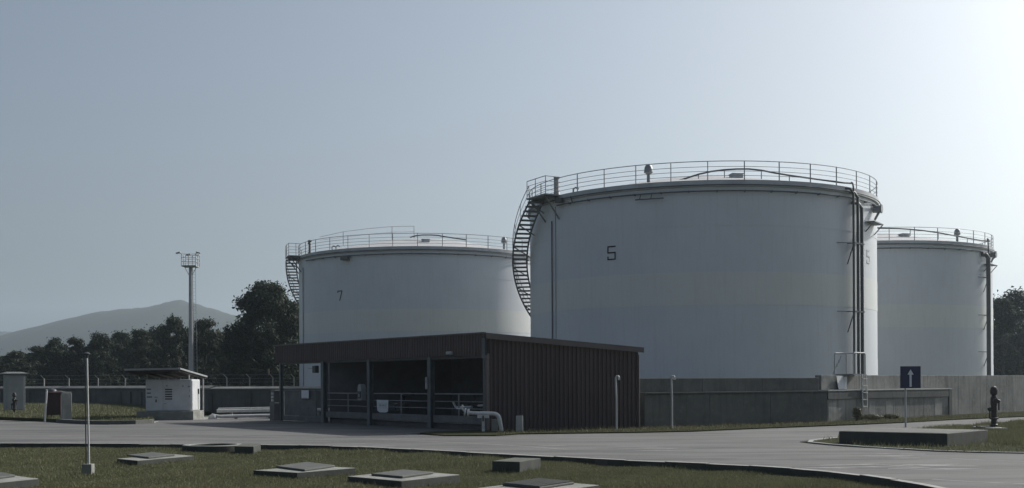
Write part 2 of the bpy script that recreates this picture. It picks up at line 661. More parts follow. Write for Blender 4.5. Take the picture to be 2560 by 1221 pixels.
M['hill'] = mat('wooded hillside', (.020, .028, .018), (.030, .036, .022), .02, 1.0, c3=(.015, .022, .014))
hill('hill', [(-700, 905), (-300, 885), (-40, 868), (60, 832), (130, 805), (220, 780), (320, 771), (370, 762), (420, 752), (455, 752), (500, 765), (575, 784), (640, 800), (800, 835), (1000, 870), (1300, 905), (1700, 940)], 1900, 420, 1)
hill('hill', [(-900, 845), (-500, 838), (-200, 818), (-60, 822), (0, 825), (60, 833), (140, 850), (300, 880), (500, 920)], 2700, 300, 2)

# ------------------------------------------------------------------ bund walls
def wall_run(name, label, p0, p1, thick, z0, z1, mat_, panel, coping=None, pil=None, gap=.012):
    """long straight concrete wall of separately cast panels"""
    w = thing(name, label, 'wall', p0)
    d = (p1 - p0)
    d.z = 0
    L = d.length
    w.rotation_euler = (0, 0, atan2(d.y, d.x))
    n = max(1, round(L / panel))
    st = L / n
    for i in range(n):
        mb = MB().box(((i + .5) * st, thick / 2, (z0 + z1) / 2), (st - gap, thick, z1 - z0))
        mb.build('wall_panel', mat_, w, bevel=.012)
    MB().box((L / 2, thick / 2 + .02, (z0 + z1) / 2 - .02), (L - .05, thick - .08, z1 - z0 - .05)).build('wall_core', M['conc_moss_shade'], w)
    if coping:
        h, over, mc = coping
        for i in range(n):
            x0, x1 = i * st + gap / 2, (i + 1) * st - gap / 2
            # sloped-top coping
            a, b = -over, thick + over
            vs = []
            for x in (x0, x1):
                vs += [(x, a, z1), (x, b, z1), (x, b, z1 + h), (x, a + .32, z1 + h), (x, a, z1 + h * .35)]
            MB().add(vs, [(0, 1, 2, 3, 4), (9, 8, 7, 6, 5), (0, 5, 6, 1), (1, 6, 7, 2), (2, 7, 8, 3), (3, 8, 9, 4), (4, 9, 5, 0)]).build('coping_block', mc, w)
    if pil:
        pw, pd = pil
        for i in range(n + 1):
            MB().box((i * st, -pd / 2 + .004, (z0 + z1 - .2) / 2), (pw, pd, z1 - .2 - z0)).build('pilaster', mat_, w, bevel=.01)
    return w


wl_ = [Vector((-60, 108, 0)), Vector((-29.6, 90, 0)), Vector((-17.6, 69.5, 0)), Vector((-5.5, 66, 0))]
M['conc_cope'] = mat('dull coping concrete', (.21, .21, .20), (.15, .15, .145), 1.2, .95, bump=.3)
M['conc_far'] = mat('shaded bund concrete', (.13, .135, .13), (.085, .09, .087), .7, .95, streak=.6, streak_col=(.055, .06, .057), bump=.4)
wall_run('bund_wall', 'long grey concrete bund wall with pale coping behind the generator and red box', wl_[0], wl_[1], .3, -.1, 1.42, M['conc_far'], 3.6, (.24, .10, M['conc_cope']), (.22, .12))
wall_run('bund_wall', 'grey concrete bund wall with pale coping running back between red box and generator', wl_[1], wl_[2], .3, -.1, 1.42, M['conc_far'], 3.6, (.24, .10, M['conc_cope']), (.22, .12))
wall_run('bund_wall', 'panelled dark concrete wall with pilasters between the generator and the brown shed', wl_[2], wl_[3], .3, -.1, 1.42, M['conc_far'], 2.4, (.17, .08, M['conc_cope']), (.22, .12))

# right bund wall
W0 = B + Vector((.25, .35, 0))
W1 = G(2068, 1057)
dirr = Vector((cos(radians(43.5)), sin(radians(43.5)), 0))
W2 = W1 + dirr * 10.9
W3 = W1 + dirr * 34
dl = (W1 - W0).normalized()
nl = Vector((-dl.y, dl.x, 0))
nr = Vector((-dirr.y, dirr.x, 0))
wall_run('bund_wall', 'dark mossy lower concrete wall between the brown shed and the ladder', W0, W1, .42, -.1, 1.27, M['conc_moss_shade'], 3.4)
wall_run('bund_wall', 'dark upper concrete bund wall in front of the number 5 tank', W0 + nl * .43, W1 + nl * .43, .3, -.1, 1.86, M['conc_moss_shade'], 3.4)
wall_run('bund_wall', 'low pale stained concrete wall with ledge behind the blue arrow sign', W1, W2, .42, -.1, 1.30, M['conc_wall'], 2.7)
wall_run('bund_wall', 'streaked pale concrete bund wall reaching the right edge behind the hydrant', W1 + nr * .43 + dirr * .25, W3 + nr * .43, .3, -.1, 1.97, M['conc_wall'], 3.1)
# ledge caps
for p0, p1, zz, mm in ((W0, W1, 1.27, M['conc_moss_shade']), (W1, W2, 1.30, M['conc_pale'])):
    d = (p1 - p0)
    L = d.length
    par = [o for o in bpy.data.objects if o.get('category') == 'wall' and (o.location - p0).length < .01][-1]
    n = max(1, round(L / 3))
    for i in range(n):
        MB().box(((i + .5) * L / n, .17, zz + .028), (L / n - .01, .46, .05)).build('ledge_cap', mm, par)

# ------------------------------------------------------------------ tanks
R = 12.0
ZR, ZP = 15.10, 13.27          # hand-rail top, cooling pipe
ZD = ZR - 1.13                 # roof edge


def theta(px, c, r):
    """angle (from -Y towards +X) of the near side of a circle about c where photo column px meets it"""
    u = (px - CX) / F
    a = u * u + 1
    b = -(u * c[0] + c[1])
    q = c[0] ** 2 + c[1] ** 2 - r * r
    t = (-b - sqrt(max(b * b - a * q, 0))) / a
    return atan2(u * t - c[0], -(t - c[1]))


def P(r, th, z):
    return Vector((r * sin(th), -r * cos(th), z))


def arc(r, a0, a1, z, n=40, z1=None):
    return [P(r, a0 + (a1 - a0) * i / n, z if z1 is None else z + (z1 - z) * i / n) for i in range(n + 1)]


def digit(parent, strokes, th0, z0, w, mat_, r=R + .006, name='number'):
    mb = MB()
    for st in strokes:
        for (a, b) in zip(st[:-1], st[1:]):
            a, b = Vector(a), Vector(b)
            d = (b - a).normalized()
            n = Vector((-d.y, d.x)) * w / 2
            a2, b2 = a - d * w / 2, b + d * w / 2
            qs = [a2 - n, b2 - n, b2 + n, a2 + n]
            vs = []
            for rr in (r, r + .004):
                for q in qs:
                    vs.append(P(rr, th0 + q.x / R, z0 + q.y))
            mb.add(vs, [(4, 5, 6, 7), (0, 1, 5, 4), (1, 2, 6, 5), (2, 3, 7, 6), (3, 0, 4, 7)])
            r += .0006
    return mb.build(name, mat_, parent)


def tank(label, c, stair_th, rail_phase, bands, dz=0.0):
    t = thing('storage_tank', label, 'storage tank', (c[0], c[1], dz), 0, 'white storage tanks')
    n = 160
    # shell courses
    zb = [0.0] + bands + [ZD - .12]
    for i in range(len(zb) - 1):
        rr = R - .012 * (i % 2) - .001 * i
        m_ = M['white_b'] if i == 2 else M['white_a']
        MB().lathe([(rr, zb[i]), (rr, zb[i + 1])], n=n).build('shell_course', m_, t, smooth=True)
    # base ring, roof, rim
    MB().lathe([(R + .35, -.1), (R + .35, .12), (R - .02, .12)], n=n).build('base_ring', M['conc'], t, smooth=True)
    MB().lathe([(0.01, ZD + 2.1), (R * .35, ZD + 1.62), (R * .7, ZD + .72), (R + .12, ZD - .02), (R + .12, ZD - .05)], n=n).build('roof', M['roofw'], t, smooth=True)
    MB().lathe([(R - .03, ZD - .42), (R + .14, ZD - .40), (R + .14, ZD - .06), (R + .03, ZD - .06)], n=n).build('rim_angle', M['rim'], t, smooth=True)
    mb = MB()
    mb.tube([P(R + .22, 2 * pi * k / n, ZD - .33) for k in range(n)], .035, 6, True)
    mb.build('upper_ring_pipe', M['pipe_dark'], t, smooth=True)
    # cooling ring
    mb = MB()
    mb.tube(arc(R + .2, radians(-58), radians(88), ZP, 100), .045, 6)
    ring = mb.build('cooling_ring', M['pipe_dark'], t, smooth=True)
    br0 = MB().bar((0, .22, 0), (0, -.02, .0), .05, .12).build('bracket', M['pipe_dark'], ring)
    for k in range(18):
        th = radians(-52 + k * 8)
        p = P(R + .2, th, ZP)
        b_ = br0 if k == 0 else copy_part(br0, ring)
        b_.location = p
        b_.rotation_euler = (0, 0, th)
    # guard rail
    mb = MB()
    for h, rr in ((1.13, .026), (.80, .017), (.52, .017), (.25, .017)):
        mb.tube([P(R + .02, 2 * pi * k / n, ZD + h) for k in range(n)], rr, 5, True)
    rail = mb.build('guard_rail', M['galv'], t, smooth=True)
    p0 = MB().box((0, 0, .56), (.05, .05, 1.16)).build('post', M['galv'], rail)
    for k in range(34):
        th = rail_phase + k * 2 * pi / 34
        q = p0 if k == 0 else copy_part(p0, rail)
        q.location = P(R + .02, th, ZD - .02)
        q.rotation_euler = (0, 0, th)
    # spiral stair: landing then treads winding round the left side to the ground
    st = MB()
    r0, r1 = R + .22, R + 1.22
    slope = 8.0
    zl = ZD - .26
    th0 = stair_th
    ntr = int(zl / .25)
    th_of = lambda z: th0 - (zl - z) / slope
    for rr in (r0, r1):
        path = [P(rr, th_of(zl - .25 * i), zl - .25 * i - .06) for i in range(0, ntr + 1)]
        st.tube(path, .06, 6)
    stair = st.build('spiral_stair', M['tread'], t, smooth=True)
    rl = MB()
    for h, rr in ((1.05, .024), (.55, .015)):
        rl.tube([P(r1, th_of(zl - .25 * i), zl - .25 * i + h) for i in range(0, ntr + 1)], rr, 5)
    for i in range(0, ntr, 4):
        p = P(r1, th_of(zl - .25 * i), zl - .25 * i)
        rl.bar(p - Vector((0, 0, .08)), p + Vector((0, 0, 1.05)), .035)
    rl.build('stair_rail', M['galv'], stair)
    tr = MB().box((0, 0, 0), (.34, r1 - r0 + .04, .10)).build('tread', M['tread'], stair)
    for i in range(ntr):
        q = tr if i == 0 else copy_part(tr, stair)
        th = th_of(zl - .25 * i)
        q.location = P((r0 + r1) / 2, th, zl - .25 * i)
        q.rotation_euler = (0, 0, th)
    bk = MB().bar((0, .6, -.7), (0, -.45, -.05), .07).build('stair_bracket', M['tread'], stair)
    for i in range(0, ntr, 5):
        q = bk if i == 0 else copy_part(bk, stair)
        th = th_of(zl - .25 * i)
        q.location = P((r0 + r1) / 2, th, zl - .25 * i)
        q.rotation_euler = (0, 0, th)
    # landing with its own rails
    la0, la1 = th0 - .02, th0 + .17
    lp = MB()
    lp.prism([tuple(P(R + .05, la0, 0))[:2], tuple(P(R + 1.28, la0, 0))[:2], tuple(P(R + 1.28, la1, 0))[:2], tuple(P(R + .05, la1, 0))[:2]], zl + .16, zl + .26)
    land = lp.build('landing', M['tread'], t)
    lr = MB()
    lz = zl + .26
    for h in (1.13, .80, .52, .25):
        lr.tube([P(R + 1.24, la0, lz + h), P(R + 1.24, la1, lz + h), P(R + .1, la1, lz + h)], .026 if h > 1.1 else .017, 5)
    for q in (P(R + 1.24, la0, lz), P(R + 1.24, (la0 + la1) / 2, lz), P(R + 1.24, la1, lz), P(R + .55, la1, lz)):
        lr.bar(q, q + Vector((0, 0, 1.14)), .045)
    lr.build('landing_rail', M['galv'], land)
    for a in (la0 + .02, la1 - .02):
        lb = MB()
        lb.bar(P(R + 1.05, a, zl + .1), P(R, a, zl - 1.3), .08)
        lb.bar(P(R + 1.0, a, zl + .10), P(R, a, zl + .10), .08)
        lb.build('landing_bracket', M['tread'], land)
    return t


def vent(t, th, r, h=1.05, s=1.0):
    z = ZD + 2.1 * (1 - r / (R + .12)) * .98
    mb = MB()
    mb.lathe([(.16 * s, -.2), (.16 * s, h * .45), (.42 * s, h * .55), (.42 * s, h * .62), (.36 * s, h * .85), (.2 * s, h * .99), (.01, h * 1.03)], tuple(P(r, th, z)), 16)
    return mb.build('roof_vent', M['galv'], t, smooth=True)


def hatch(t, th, r, w=.7, h=.3):
    z = ZD + 2.1 * (1 - r / (R + .12)) * .98
    p = P(r, th, z)
    mb = MB().box((p.x, p.y, p.z + h / 2), (w, w, h), th)
    mb.box((p.x, p.y, p.z + h + .03), (w + .12, w + .12, .05), th)
    return mb.build('roof_hatch', M['rim'], t)


def downpipes(t, items, ztops, brz, bend=None):
    for (th, rad, rc), zt in zip(items, ztops):
        mb = MB()
        mb.tube([P(rc - .35, th - .05, zt), P(rc - .1, th - .02, zt - .05), P(rc, th, zt - .35), P(rc, th, 8), P(rc, th, .1)], rad, 10)
        dp = mb.build('downpipe', M['pipe_dark'], t, smooth=True)
    th = sum(i[0] for i in items) / len(items)
    rc = max(i[2] for i in items)
    sp = max(i[0] for i in items) - min(i[0] for i in items) + .02
    for z in brz:
        mb = MB()
        mb.bar(P(rc + .08, th - sp / 2, z), P(rc + .08, th + sp / 2, z), .06, .09)
        for a in (th - sp / 2, th + sp / 2):
            mb.bar(P(R, a, z), P(rc + .1, a, z), .05)
        mb.bar(P(R, th - sp / 2, z - 1.3), P(rc + .05, th - sp / 2, z - .04), .05)
        mb.bar(P(R, th - sp / 2 - .09, z), P(rc, th - sp / 2, z), .04)
        mb.build('pipe_bracket', M['pipe_dark'], t)


C5, C7, C3 = (13.32, 84.06), (-8.90, 117.9), (33.82, 115.44)
bz = [3.2, 6.4, 8.4, 11.2]
t5 = tank('biggest nearest white storage tank marked with a black 5 on its shaded face', C5, theta(1346, C5, R + .6), theta(1772, C5, R), bz)
t7 = tank('white storage tank marked with a black 7 behind the brown shed', C7, theta(733, C7, R + .6) , theta(984, C7, R), bz)
t3 = tank('white storage tank at far right partly hidden behind the nearest tank', C3, radians(-88), theta(2287.9, C3, R), bz)


def zat(py, px, c, th, r=R):
    p = P(r, th, 0)
    return D(px, py, c[1] + p.y).z


th5 = theta(1530.5, C5, R)
zt, zb_ = zat(617, 1530, C5, th5), zat(649, 1530, C5, th5)
h = zt - zb_
w = .52
digit(t5, [[(w / 2, h / 2), (-w / 2, h / 2)], [(-w / 2, h / 2 - .09), (-w / 2, 0.02)], [(-w / 2, 0.02), (w / 2, 0.02)], [(w / 2, 0), (w / 2, -h / 2)], [(w / 2, -h / 2), (-w / 2, -h / 2)], [(-w / 2, -h / 2), (-w / 2, -h / 2 + .15)]], th5, (zt + zb_) / 2, .085, M['black'])
th5b = theta(2173, C5, R)
w = .48
digit(t5, [[(w / 2, h / 2), (-w / 2, h / 2)], [(-w / 2, h / 2 - .09), (-w / 2, 0.02)], [(-w / 2, 0.02), (w / 2, 0.02)], [(w / 2, 0), (w / 2, -h / 2)], [(w / 2, -h / 2), (-w / 2, -h / 2)], [(-w / 2, -h / 2), (-w / 2, -h / 2 + .15)]], th5b, (zt + zb_) / 2, .1, M['fadegrey'], name='faded_number')
th7 = theta(851, C7, R)
zt, zb_ = zat(728, 851, C7, th7), zat(751, 851, C7, th7)
h = zt - zb_
w = .50
digit(t7, [[(-w / 2, h / 2 - .12), (-w / 2, h / 2)], [(-w / 2, h / 2), (w / 2, h / 2)], [(w / 2, h / 2), (-.02, -h / 2)]], th7, (zt + zb_) / 2, .085, M['black'])

# vertical conduit on tank 5 shell
for px in (1383,):
    th = theta(px, C5, R)
    MB().tube([P(R + .05, th, ZD - 1.6), P(R + .05, th, .1)], .04, 6).build('conduit', M['pipe_dark'], t5)
    MB().tube([P(R + .02, th + .035, ZD - .7), P(R + .02, th + .035, .1)], .02, 6).build('conduit', M['galv'], t5)
th = theta(760, C7, R)
MB().tube([P(R + .05, th, ZD - 1.2), P(R + .05, th, .1)], .04, 6).build('conduit', M['galv'], t7)
# end of the cooling ring turning up
mb = MB()
a = theta(1433, C5, R + .2)
mb.tube([P(R + .2, a, ZP), P(R + .2, a - .012, ZP + .42)], .045, 6)
mb.build('ring_end', M['pipe_dark'], t5)


def nozzle(t, px, c, z, w=1.6):
    th = theta(px, c, R + .3)
    mb = MB()
    mb.tube([P(R + .35, th - w / 2 / R, z), P(R + .35, th + w / 2 / R, z)], .04, 6)
    mb.bar(P(R + .35, th - w / 2 / R * .7, z), P(R + .05, th - w / 2 / R * .7, z + .4), .04)
    mb.bar(P(R + .35, th + w / 2 / R * .1, z), P(R + .05, th + w / 2 / R * .1, z + .4), .04)
    mb.build('spray_bar', M['pipe_dark'], t)


nozzle(t5, 1626, C5, zat(500, 1626, C5, theta(1626, C5, R)), 1.75)


def lampbox(t, px, c, py, w=.5, h=.32):
    th = theta(px, c, R + .25)
    z = zat(py, px, c, th)
    p = P(R + .3, th, z)
    MB().box(tuple(p), (w, .4, h), th).build('floodlight_box', M['pipe_dark'], t, bevel=.03)


lampbox(t5, 1402, C5, 502, .5, .3)
lampbox(t7, 865, C7, 647, .8, .34)

# foam chamber at the right shoulder
def foam(t, px, py, c, s=1.0):
    """drum on the shell edge with a bracket platform below"""
    u = (px - CX) / F
    D_ = hypot(*c)
    th = theta(min(px, CX + F * math.tan(atan2(c[0], c[1]) + asin(R / D_)) - 1), c, R)
    th = th - .16
    z = D(px, py, c[1] + P(R + .4, th, 0).y).z
    p = P(R + .50, th, z)
    mb = MB()
    ax = Vector((sin(th), -cos(th), 0))
    mb.tube([p - ax * .45, p + ax * .05], .24 * s, 12)
    mb.tube([p + ax * .04, p + ax * .14], .29 * s, 12)
    mb.tube([p - Vector((0, 0, .1)), p - Vector((0, 0, .7)) - ax * .35], .08, 8)
    mb.build('foam_chamber', M['galv'], t, smooth=True)
    mb = MB()
    a0, a1 = th - .12, th + .05
    mb.prism([tuple(P(R + .02, a0, 0))[:2], tuple(P(R + .6, a0, 0))[:2], tuple(P(R + .6, a1, 0))[:2], tuple(P(R + .02, a1, 0))[:2]], z - 1.0, z - .93)
    mb.bar(P(R + .55, a0, z - .98), P(R, a0, z - 1.6), .06)
    mb.bar(P(R + .55, a1, z - .98), P(R, a1, z - 1.6), .06)
    mb.build('service_platform', M['tread'], t)


foam(t5, 2205, 523, C5)
foam(t3, 2486, 637, C3, 1.05)

t5_thp = [theta(px, C5, R + .38) for px in (2136, 2146, 2155)]
downpipes(t5, [(t5_thp[0], .075, R + .38), (t5_thp[1], .095, R + .40), (t5_thp[2], .11, R + .42)], [ZD - .1, ZD - .3, ZP - .25], [10.4, 6.1, 1.4])
t3_thp = theta(2472.5, C3, R + .4)
downpipes(t3, [(t3_thp, .19, R + .40)], [ZP - .2], [11.0, 7.6, 4.3])
# pipe over the roof edge of tank 5
pr = [(1700, 452, 2.5), (1765, 431, 3.5), (1830, 423, 4), (1890, 423, 4), (1955, 436, 3), (2040, 448, 1.2), (2128, 460, .2)]
pts = []
for px, py, inn in pr:
    th = theta(px, C5, R - inn)
    p = P(R - inn, th, 0)
    pts.append(Vector((p.x, p.y, D(px, py, C5[1] + p.y).z)))
a = t5_thp[0]
pts += [P(R + .3, a, pts[-1].z - .02), P(R + .38, a, pts[-1].z - .3), P(R + .38, a, ZD - .3)]
sm = smooth_line(pts, 1)
MB().tube(sm, .055, 8).build('roof_pipe', M['pipe_dark'], t5, smooth=True)
for k in (2, 4, 7, 9):
    q = sm[k]
    MB().bar(q, (q.x, q.y, q.z - .55), .05).build('pipe_stand', M['galv'], t5)
pr = [(2196, 571, 4), (2260, 572, 4), (2330, 579, 3), (2400, 592, 1.6), (2478, 606, .2)]
pts = []
for px, py, inn in pr:
    th = theta(px, C3, R - inn)
    p = P(R - inn, th, 0)
    pts.append(Vector((p.x, p.y, D(px, py, C3[1] + p.y).z)))
pts += [P(R + .3, t3_thp, pts[-1].z), P(R + .4, t3_thp, pts[-1].z - .4), P(R + .4, t3_thp, ZP - .4)]
sm = smooth_line(pts, 1)
MB().tube(sm, .06, 8).build('roof_pipe', M['pipe_dark'], t3, smooth=True)
for k in (3, 5, 7):
    q = sm[k]
    MB().bar(q, (q.x, q.y, q.z - .6), .05).build('pipe_stand', M['galv'], t3)
for t, c, px, inn, s in ((t5, C5, 1624, 1.6, 1.0), (t7, C7, 1262, 1.2, .95), (t3, C3, 2395, 1.5, 1.0)):
    th = theta(px, c, R - inn)
    vent(t, th, R - inn, 1.15, s * .68)
for t, c, px, inn in ((t5, C5, 1843, 4.5), (t7, C7, 1066, 4.5), (t3, C3, 2262, 4.5)):
    th = theta(px, c, R - inn)
    hatch(t, th, R - inn)
# small goosenecks by the stair head
th = theta(1391, C5, R - .4)
MB().lathe([(.30, 0), (.22, .25), (.17, .5), (.15, 1.25), (.2, 1.3), (.2, 1.4), (.01, 1.42)], tuple(P(R - .5, th, ZD)), 12).build('vent_stack', M['galv'], t5, smooth=True)
for px, c, t in ((1430, C5, t5), (838, C7, t7), (828, C7, t7)):
    th = theta(px, c, R - .4)
    p = P(R - .6, th, ZD)
    MB().tube([p, p + Vector((0, 0, .35)), p + Vector((.15, 0, .45)), p + Vector((.35, 0, .35))], .06, 8).build('gooseneck', M['galv'], t)
th = theta(776, C7, R - .3)
MB().lathe([(.12, 0), (.1, .9), (.2, .95), (.14, 1.1), (.22, 1.25), (.01, 1.35)], tuple(P(R - .3, th, ZD)), 10).build('vent_stack', M['pipe_dark'], t7)
# rising walkway rail on tank 7's roof
q0, q1 = D(800, 600, 109.5), D(1035, 598, C7[1])
q0 = Vector((q0.x - C7[0], q0.y - C7[1], ZD + .25))
q1 = Vector((q1.x - C7[0], 0, ZD + 2.0))
mb = MB()
tp = [D(800, 593, 111), D(858, 580, 113), D(920, 572, 115), D(980, 567, 117), D(1035, 566, 118.5)]
tp = [Vector((p.x - C7[0], p.y - C7[1], p.z)) for p in tp]
mb.tube(tp, .025, 5)
mb.tube([tp[0] + Vector((0, 0, -.3))] + [p + Vector((0, 0, -.55)) for p in tp[2:]], .017, 5)
for k in (1, 3, 4):
    mb.bar(tp[k] + Vector((0, 0, .02)), tp[k] + Vector((0, 0, -1.3)), .05)
mb.build('roof_walk_rail', M['galv'], t7)
mb = MB()
pts = [D(px, py, 112) - Vector((C7[0], C7[1], 0)) for px, py in ((1025, 594), (1045, 588), (1090, 588), (1110, 592), (1165, 600))]
mb.tube(smooth_line(pts, 1), .06, 6)
mb.build('roof_pipe', M['pipe_dark'], t7)

# ------------------------------------------------------------------ brown shed
sh = thing('pump_shed', 'brown corrugated pump shed with open front bays and pitched roof', 'shed', (0, 0, 0))
u = (Lf - A)
FL = u.length
u.normalize()
v = (B - A)
SL = v.length
v.normalize()
ZA, ZL, ZB = 3.47, 3.50, 2.98


def S(s, t, z):
    """point in the shed: s along the open front from the near corner, t along the side wall"""
    p = A + u * s + v * t
    return Vector((p.x, p.y, z))


def roofz(s, t):
    return ZA + (ZL - ZA) * s / FL + (ZB - ZA) * t / SL


def slabq(mb, q, th):
    """thin solid from a quad"""
    a, b, c, d = [Vector(p) for p in q]
    n = (b - a).cross(d - a).normalized() * th
    return mb.add([a, b, c, d, a + n, b + n, c + n, d + n], [(3, 2, 1, 0), (4, 5, 6, 7), (0, 1, 5, 4), (1, 2, 6, 5), (2, 3, 7, 6), (3, 0, 4, 7)])


def corrugated(p0, p1, zb0, zb1, zt0, zt1, nout, pitch, depth, nrib, seed=0):
    """trapezoidal profile sheet from p0 to p1 (plan), ribs towards nout"""
    mb = MB()
    d = p1 - p0
    n = nout.normalized()
    prof = []
    for i in range(nrib):
        for f, o in ((0, 0), (.30, 0), (.42, 1), (.72, 1), (.84, 0)):
            prof.append(((i + f) / nrib, o))
    prof.append((1.0, 0))
    m = len(prof)
    vs = []
    for f, o in prof:
        p = p0 + d * f + n * (o * depth)
        vs.append((p.x, p.y, zb0 + (zb1 - zb0) * f))
    for f, o in prof:
        p = p0 + d * f + n * (o * depth)
        vs.append((p.x, p.y, zt0 + (zt1 - zt0) * f))
    k = 2 * m
    for f, o in prof:
        p = p0 + d * f - n * .012
        vs.append((p.x, p.y, zb0 + (zb1 - zb0) * f))
    for f, o in prof:
        p = p0 + d * f - n * .012
        vs.append((p.x, p.y, zt0 + (zt1 - zt0) * f))
    fs = []
    for i in range(m - 1):
        fs.append((i, i + 1, m + i + 1, m + i))
        fs.append((k + i + 1, k + i, k + m + i, k + m + i + 1))
    mb.add(vs, fs)
    return mb


nside = Vector((v.y, -v.x, 0))
nfront = Vector((u.y, -u.x, 0))
if nfront.y > 0:
    nfront = -nfront
if nside.y > 0:
    nside = -nside
# side wall sheets
ns = 7
for i in range(ns):
    t0, t1 = SL * i / ns, SL * (i + 1) / ns
    p0, p1 = S(0, t0, 0) + nside * (.0015 * (i % 2)), S(0, t1, 0)+ nside * (.0015 * (i % 2))
    corrugated(p0, p1, -.05, -.05, roofz(0, t0) - .17, roofz(0, t1) - .17, nside, .19, .06, 5).build('cladding_sheet', M['brown'], sh)


def s_at(px):
    a, b = 0.0, FL + 1
    for _ in range(50):
        m_ = (a + b) / 2
        p = S(m_, 0, 1.7)
        if CX + F * p.x / p.y > px:
            a = m_
        else:
            b = m_
    return a


S4 = s_at(811)
SB = S4
while CX + F * S(SB, SL, 0).x / S(SB, SL, 0).y > 808:
    SB += .05
# inner lining of the side wall and back
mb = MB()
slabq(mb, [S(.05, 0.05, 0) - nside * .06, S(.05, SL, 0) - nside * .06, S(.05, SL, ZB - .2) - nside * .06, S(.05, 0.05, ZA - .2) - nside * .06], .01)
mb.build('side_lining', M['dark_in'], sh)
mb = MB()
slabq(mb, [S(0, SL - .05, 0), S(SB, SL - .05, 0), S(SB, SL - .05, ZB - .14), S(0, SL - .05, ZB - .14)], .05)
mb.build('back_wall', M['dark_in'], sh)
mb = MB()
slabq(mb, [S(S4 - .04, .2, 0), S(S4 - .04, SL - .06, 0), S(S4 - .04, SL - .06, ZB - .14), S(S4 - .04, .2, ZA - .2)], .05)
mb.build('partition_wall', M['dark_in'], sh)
# roof
mb = MB()
q = [S(-.16, -.16, roofz(-.16, -.16)), S(-.16, SL + .04, roofz(-.16, SL + .04)), S(FL + .22, SL + .04, roofz(FL + .22, SL + .04)), S(FL + .22, -.16, roofz(FL + .22, -.16))]
slabq(mb, [p - Vector((0, 0, .07)) for p in q], .07 if (Vector(q[1]) - Vector(q[0])).cross(Vector(q[3]) - Vector(q[0])).z > 0 else -.07)
mb.build('roof', M['browntrim'], sh)
# verge flashing along the side top
mb = MB()
p0, p1 = S(-.17, -.17, 0), S(-.17, SL + .06, 0)
z0, z1 = roofz(-.16, -.16) + .012, roofz(-.16, SL + .04) + .012
o = nside * .07
slabq(mb, [Vector((p0.x, p0.y, z0 - .21)) + o, Vector((p1.x, p1.y, z1 - .19)) + o, Vector((p1.x, p1.y, z1)) + o, Vector((p0.x, p0.y, z0)) + o], .03)
mb.build('verge_flashing', M['browntrim'], sh)
# gutter end at the low corner
MB().tube([S(-.10, SL + .08, ZB - .10), S(2.0, SL + .08, ZB - .10)], .045, 8).build('gutter', M['browntrim'], sh)
MB().tube([S(-.03, SL - .04, ZB - .25) + nside * .08, S(-.03, SL - .04, .02) + nside * .08], .03, 8).build('downpipe', M['browntrim'], sh)
# front fascia sheets
fs0, fs1 = -.16, FL + .22
nf = 16
for i in range(nf):
    s0, s1 = fs0 + (fs1 - fs0) * i / nf, fs0 + (fs1 - fs0) * (i + 1) / nf
    p0, p1 = S(s0, -.17, 0), S(s1, -.17, 0)
    corrugated(p0, p1, roofz(s0, 0) - .77, roofz(s1, 0) - .77, roofz(s0, 0) - .005, roofz(s1, 0) - .005, nfront, .19, .04, 6).build('fascia_sheet', M['brown'], sh)
mb = MB()
mb.bar(S(fs0, -.19, roofz(fs0, 0) + .03), S(fs1, -.19, roofz(fs1, 0) + .03), .10, .05)
mb.build('ridge_cap', M['browntrim'], sh)
MB().bar(S(-.05, .02, ZA - .78), S(FL, .02, ZL - .78), .14, .16).build('front_beam', M['dark_in'], sh)
# corner trim
MB().box(tuple(S(-.02, -.04, 1.37) + nside * .03), (.12, .12, 2.70), atan2(u.y, u.x)).build('corner_post', M['browntrim'], sh)
MB().box(tuple(S(-.02, -.16, 2.95) + nside * .07), (.16, .06, .72), atan2(v.y, v.x)).build('corner_trim', M['shedcol'], sh)

ccols = [(.18, .10), (s_at(1078), .22), (s_at(926), .22), (s_at(811), .24), (s_at(703), .14)]
for s, w in ccols:
    z1 = roofz(s, 0) - .78
    rz = atan2(u.y, u.x)
    mb = MB()
    c = S(s, 0, z1 / 2)
    # H section: web and two flanges
    mb.box(tuple(c), (.03, w - .03, z1), rz)
    for sg in (-1, 1):
        d = v * 0
        p = c + Vector((-sin(rz), cos(rz), 0)) * sg * (w / 2 - .012)
        mb.box(tuple(p), (w, .024, z1), rz)
    mb.build('column', M['shedcol'], sh)
# plinth beams, rails
for i in range(3):
    s0, s1 = ccols[i][0] + .16, ccols[i + 1][0] - .16
    mb = MB()
    c = S((s0 + s1) / 2, .06, .375)
    mb.box(tuple(c), (s1 - s0, .2, .26), atan2(u.y, u.x))
    mb.build('plinth_beam', M['plinth'], sh, bevel=.015)
    mb = MB()
    for z, r in ((1.31, .026), (1.03, .018), (.77, .018)):
        mb.tube([S(s0, .06, z), S(s1, .06, z)], r, 6)
    k = 1 if i != 0 else 1
    for f in (.5,):
        s = s0 + (s1 - s0) * f
        mb.bar(S(s, .06, .5), S(s, .06, 1.31), .05)
    mb.build('guard_rail', M['galv'], sh)
# floor inside (raised), dark
MB().prism([tuple(S(.1, .25, 0))[:2], tuple(S(S4 - .1, .25, 0))[:2], tuple(S(S4 - .1, SL - .1, 0))[:2], tuple(S(.1, SL - .1, 0))[:2]], .0, .16).build('floor', M['dark_in'], sh)
